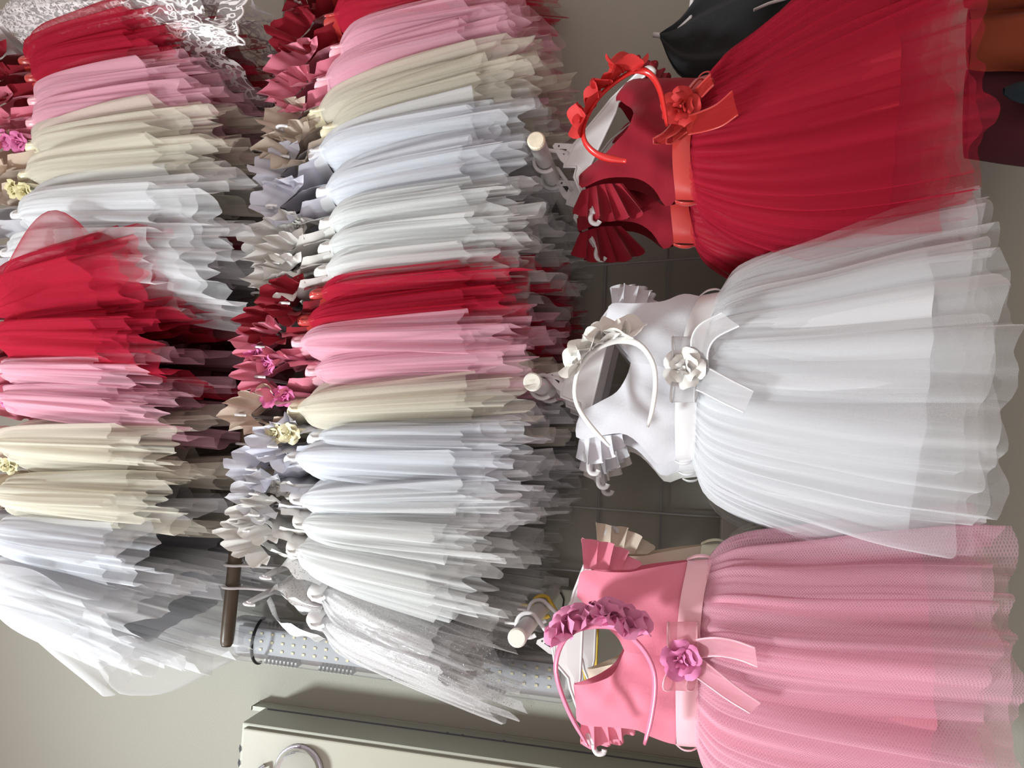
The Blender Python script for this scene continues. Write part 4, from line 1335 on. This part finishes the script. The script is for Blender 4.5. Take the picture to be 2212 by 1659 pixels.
V, f = prism_vf([lp(LL - 0.004, 0.03, 0.004), lp(LL + 0.014, 0.022, 0.004), lp(LL + 0.014, -0.022, 0.004), lp(LL - 0.004, -0.03, 0.004)], -nrmv * 0.008)
mesh('end_clip', V, f, greyp, lamp, smooth=False)

# ------------------------------------------------------------------ junction box, small shelf box, cabinet
CREAM_PAINT = solid('cream_paint', (0.37, 0.375, 0.315), rough=0.42, noise=0.06, nscale=14, bump=0.06)
jb = P(1225, 1300, -0.02)
jr = empty('junction_box', (jb[0], -0.02, jb[2]), 'cream junction box on the wall behind the peg of the pink dress', 'box')
box('box_body', (jb[0] - .01, -0.022, jb[2]), (0.075, 0.040, 0.10), CREAM_PAINT, jr, bev=0.004)
tube('black_wire', Pl([(1201, 1277), (1212, 1282), (1218, 1295), (1216, 1312)], -0.046), 0.0016, BLACK, jr, seg=6)
wb = P(1590, 1138, -0.035)
wr_ = empty('white_box', (wb[0], -0.03, wb[2]), 'small white plastic box on the wall under the wire grid', 'box')
box('box_body', (wb[0] - .02, -0.022, wb[2]), (0.11, 0.040, 0.055), solid('pale_plastic', (0.62, 0.60, 0.56), rough=0.4), wr_, bev=0.003)
box('dark_opening', (wb[0] - .02, -0.021, wb[2] - 0.042), (0.10, 0.036, 0.030), BLACK, wr_, bev=0.002)

YF = -0.115
A1, A2 = P(524, 1560, YF), P(545, 1528, -0.030)
cr = empty('metal_cabinet', (A1[0] - 0.2, -0.004, A1[2] - 0.35), 'cream painted metal wall cabinet with chipped edges beside the lamp', 'cabinet')
Wc, Hc = 0.42, 0.95
box('cabinet_body', (A1[0] - Wc / 2, (YF - 0.004) / 2 + 0.0, A1[2] - Hc / 2), (Wc, abs(YF) - 0.004, Hc), CREAM_PAINT, cr, bev=0.003)
fl_w = A2[0] - A1[0]
box('flange', (A1[0] + fl_w / 2 - 0.002, -0.018, A2[2] - Hc / 2), (fl_w, 0.028, Hc), CREAM_PAINT, cr, bev=0.003)
box('door_gap', (A1[0] + 0.0005, -0.036, A1[2] - Hc / 2), (0.002, 0.004, Hc * 0.98), solid('dark_gap', (0.10, 0.10, 0.12), rough=0.6), cr)
door = box('door', (A1[0] - Wc / 2 - 0.004, YF - 0.004, A1[2] - Hc / 2 - .002), (Wc - 0.008, 0.008, Hc - 0.010), solid('cabinet_door_paint', (0.375, 0.36, 0.295), rough=0.45, noise=0.05, nscale=10), cr, bev=0.003)
for x_, y_ in ((966, 1594), (998, 1605), (1088, 1611)):
    p = P(x_, y_, -0.034)
    V, f = tube_vf([np.array([A1[0] + fl_w * .5, -0.0325, p[2]]), np.array([A1[0] + fl_w * .5, -0.0345, p[2]])], [0.0042, 0.003], 10)
    mesh('screw_hole', V, f, solid('dark_gap', (0.10, 0.10, 0.12)), cr)
rg = np.random.default_rng(4)
for z_ in (0.03, 0.06, 0.085, 0.1, 0.14):
    V, f = prism_vf([np.array([A1[0] - 0.02 - z_ * .9 + a, YF - 0.0085, A1[2] - 0.004 + b_]) for a, b_ in ((-.008, 0), (-.003, -.0035), (.004, -.003), (.008, .001), (0, .0025))], (0, -0.0004, 0))
    mesh('paint_chip', V, f, solid('chip_dark', (0.04, 0.04, 0.045), rough=0.7), cr, smooth=False)
# clear ribbed glass cover on the door
gp = P(640, 1672, YF - 0.02)
gr = empty('glass_cover', (gp[0], YF - 0.008, gp[2]), 'clear ribbed round glass cover on the cabinet door at the frame edge', 'cover')
th = np.linspace(0, 2 * PI, 41)
ringr = np.array([0.046, 0.046, 0.043, 0.036, 0.022, 0.004])
ringy = np.array([0.0, -0.012, -0.022, -0.032, -0.038, -0.040])
G = np.stack([np.stack([gp[0] + (r_ + 0.0012 * np.sin(th * 20) * (r_ > .03)) * np.cos(th), np.full_like(th, YF - 0.009 + y_), gp[2] + (r_ + 0.0012 * np.sin(th * 20) * (r_ > .03)) * np.sin(th)], -1) for r_, y_ in zip(ringr, ringy)])
sheet('glass_dome', G, CLEAR, gr)
tube('metal_rim', [np.array([gp[0] + 0.048 * math.cos(q), YF - 0.010, gp[2] + 0.048 * math.sin(q)]) for q in np.linspace(0, 2 * PI, 33)], 0.0035, solid('lilac_metal', (0.60, 0.58, 0.66), rough=0.25, metal=0.6), gr, seg=8)
dl = P(562, 1660, YF - 0.02)
tube('latch', [dl + np.array(v) for v in ((0, 0.01, 0), (0, -0.006, 0), (-0.012, -0.008, 0), (-0.03, -0.008, 0))], 0.004, solid('chrome', (0.7, 0.7, 0.75), rough=0.15, metal=1), door, seg=8)
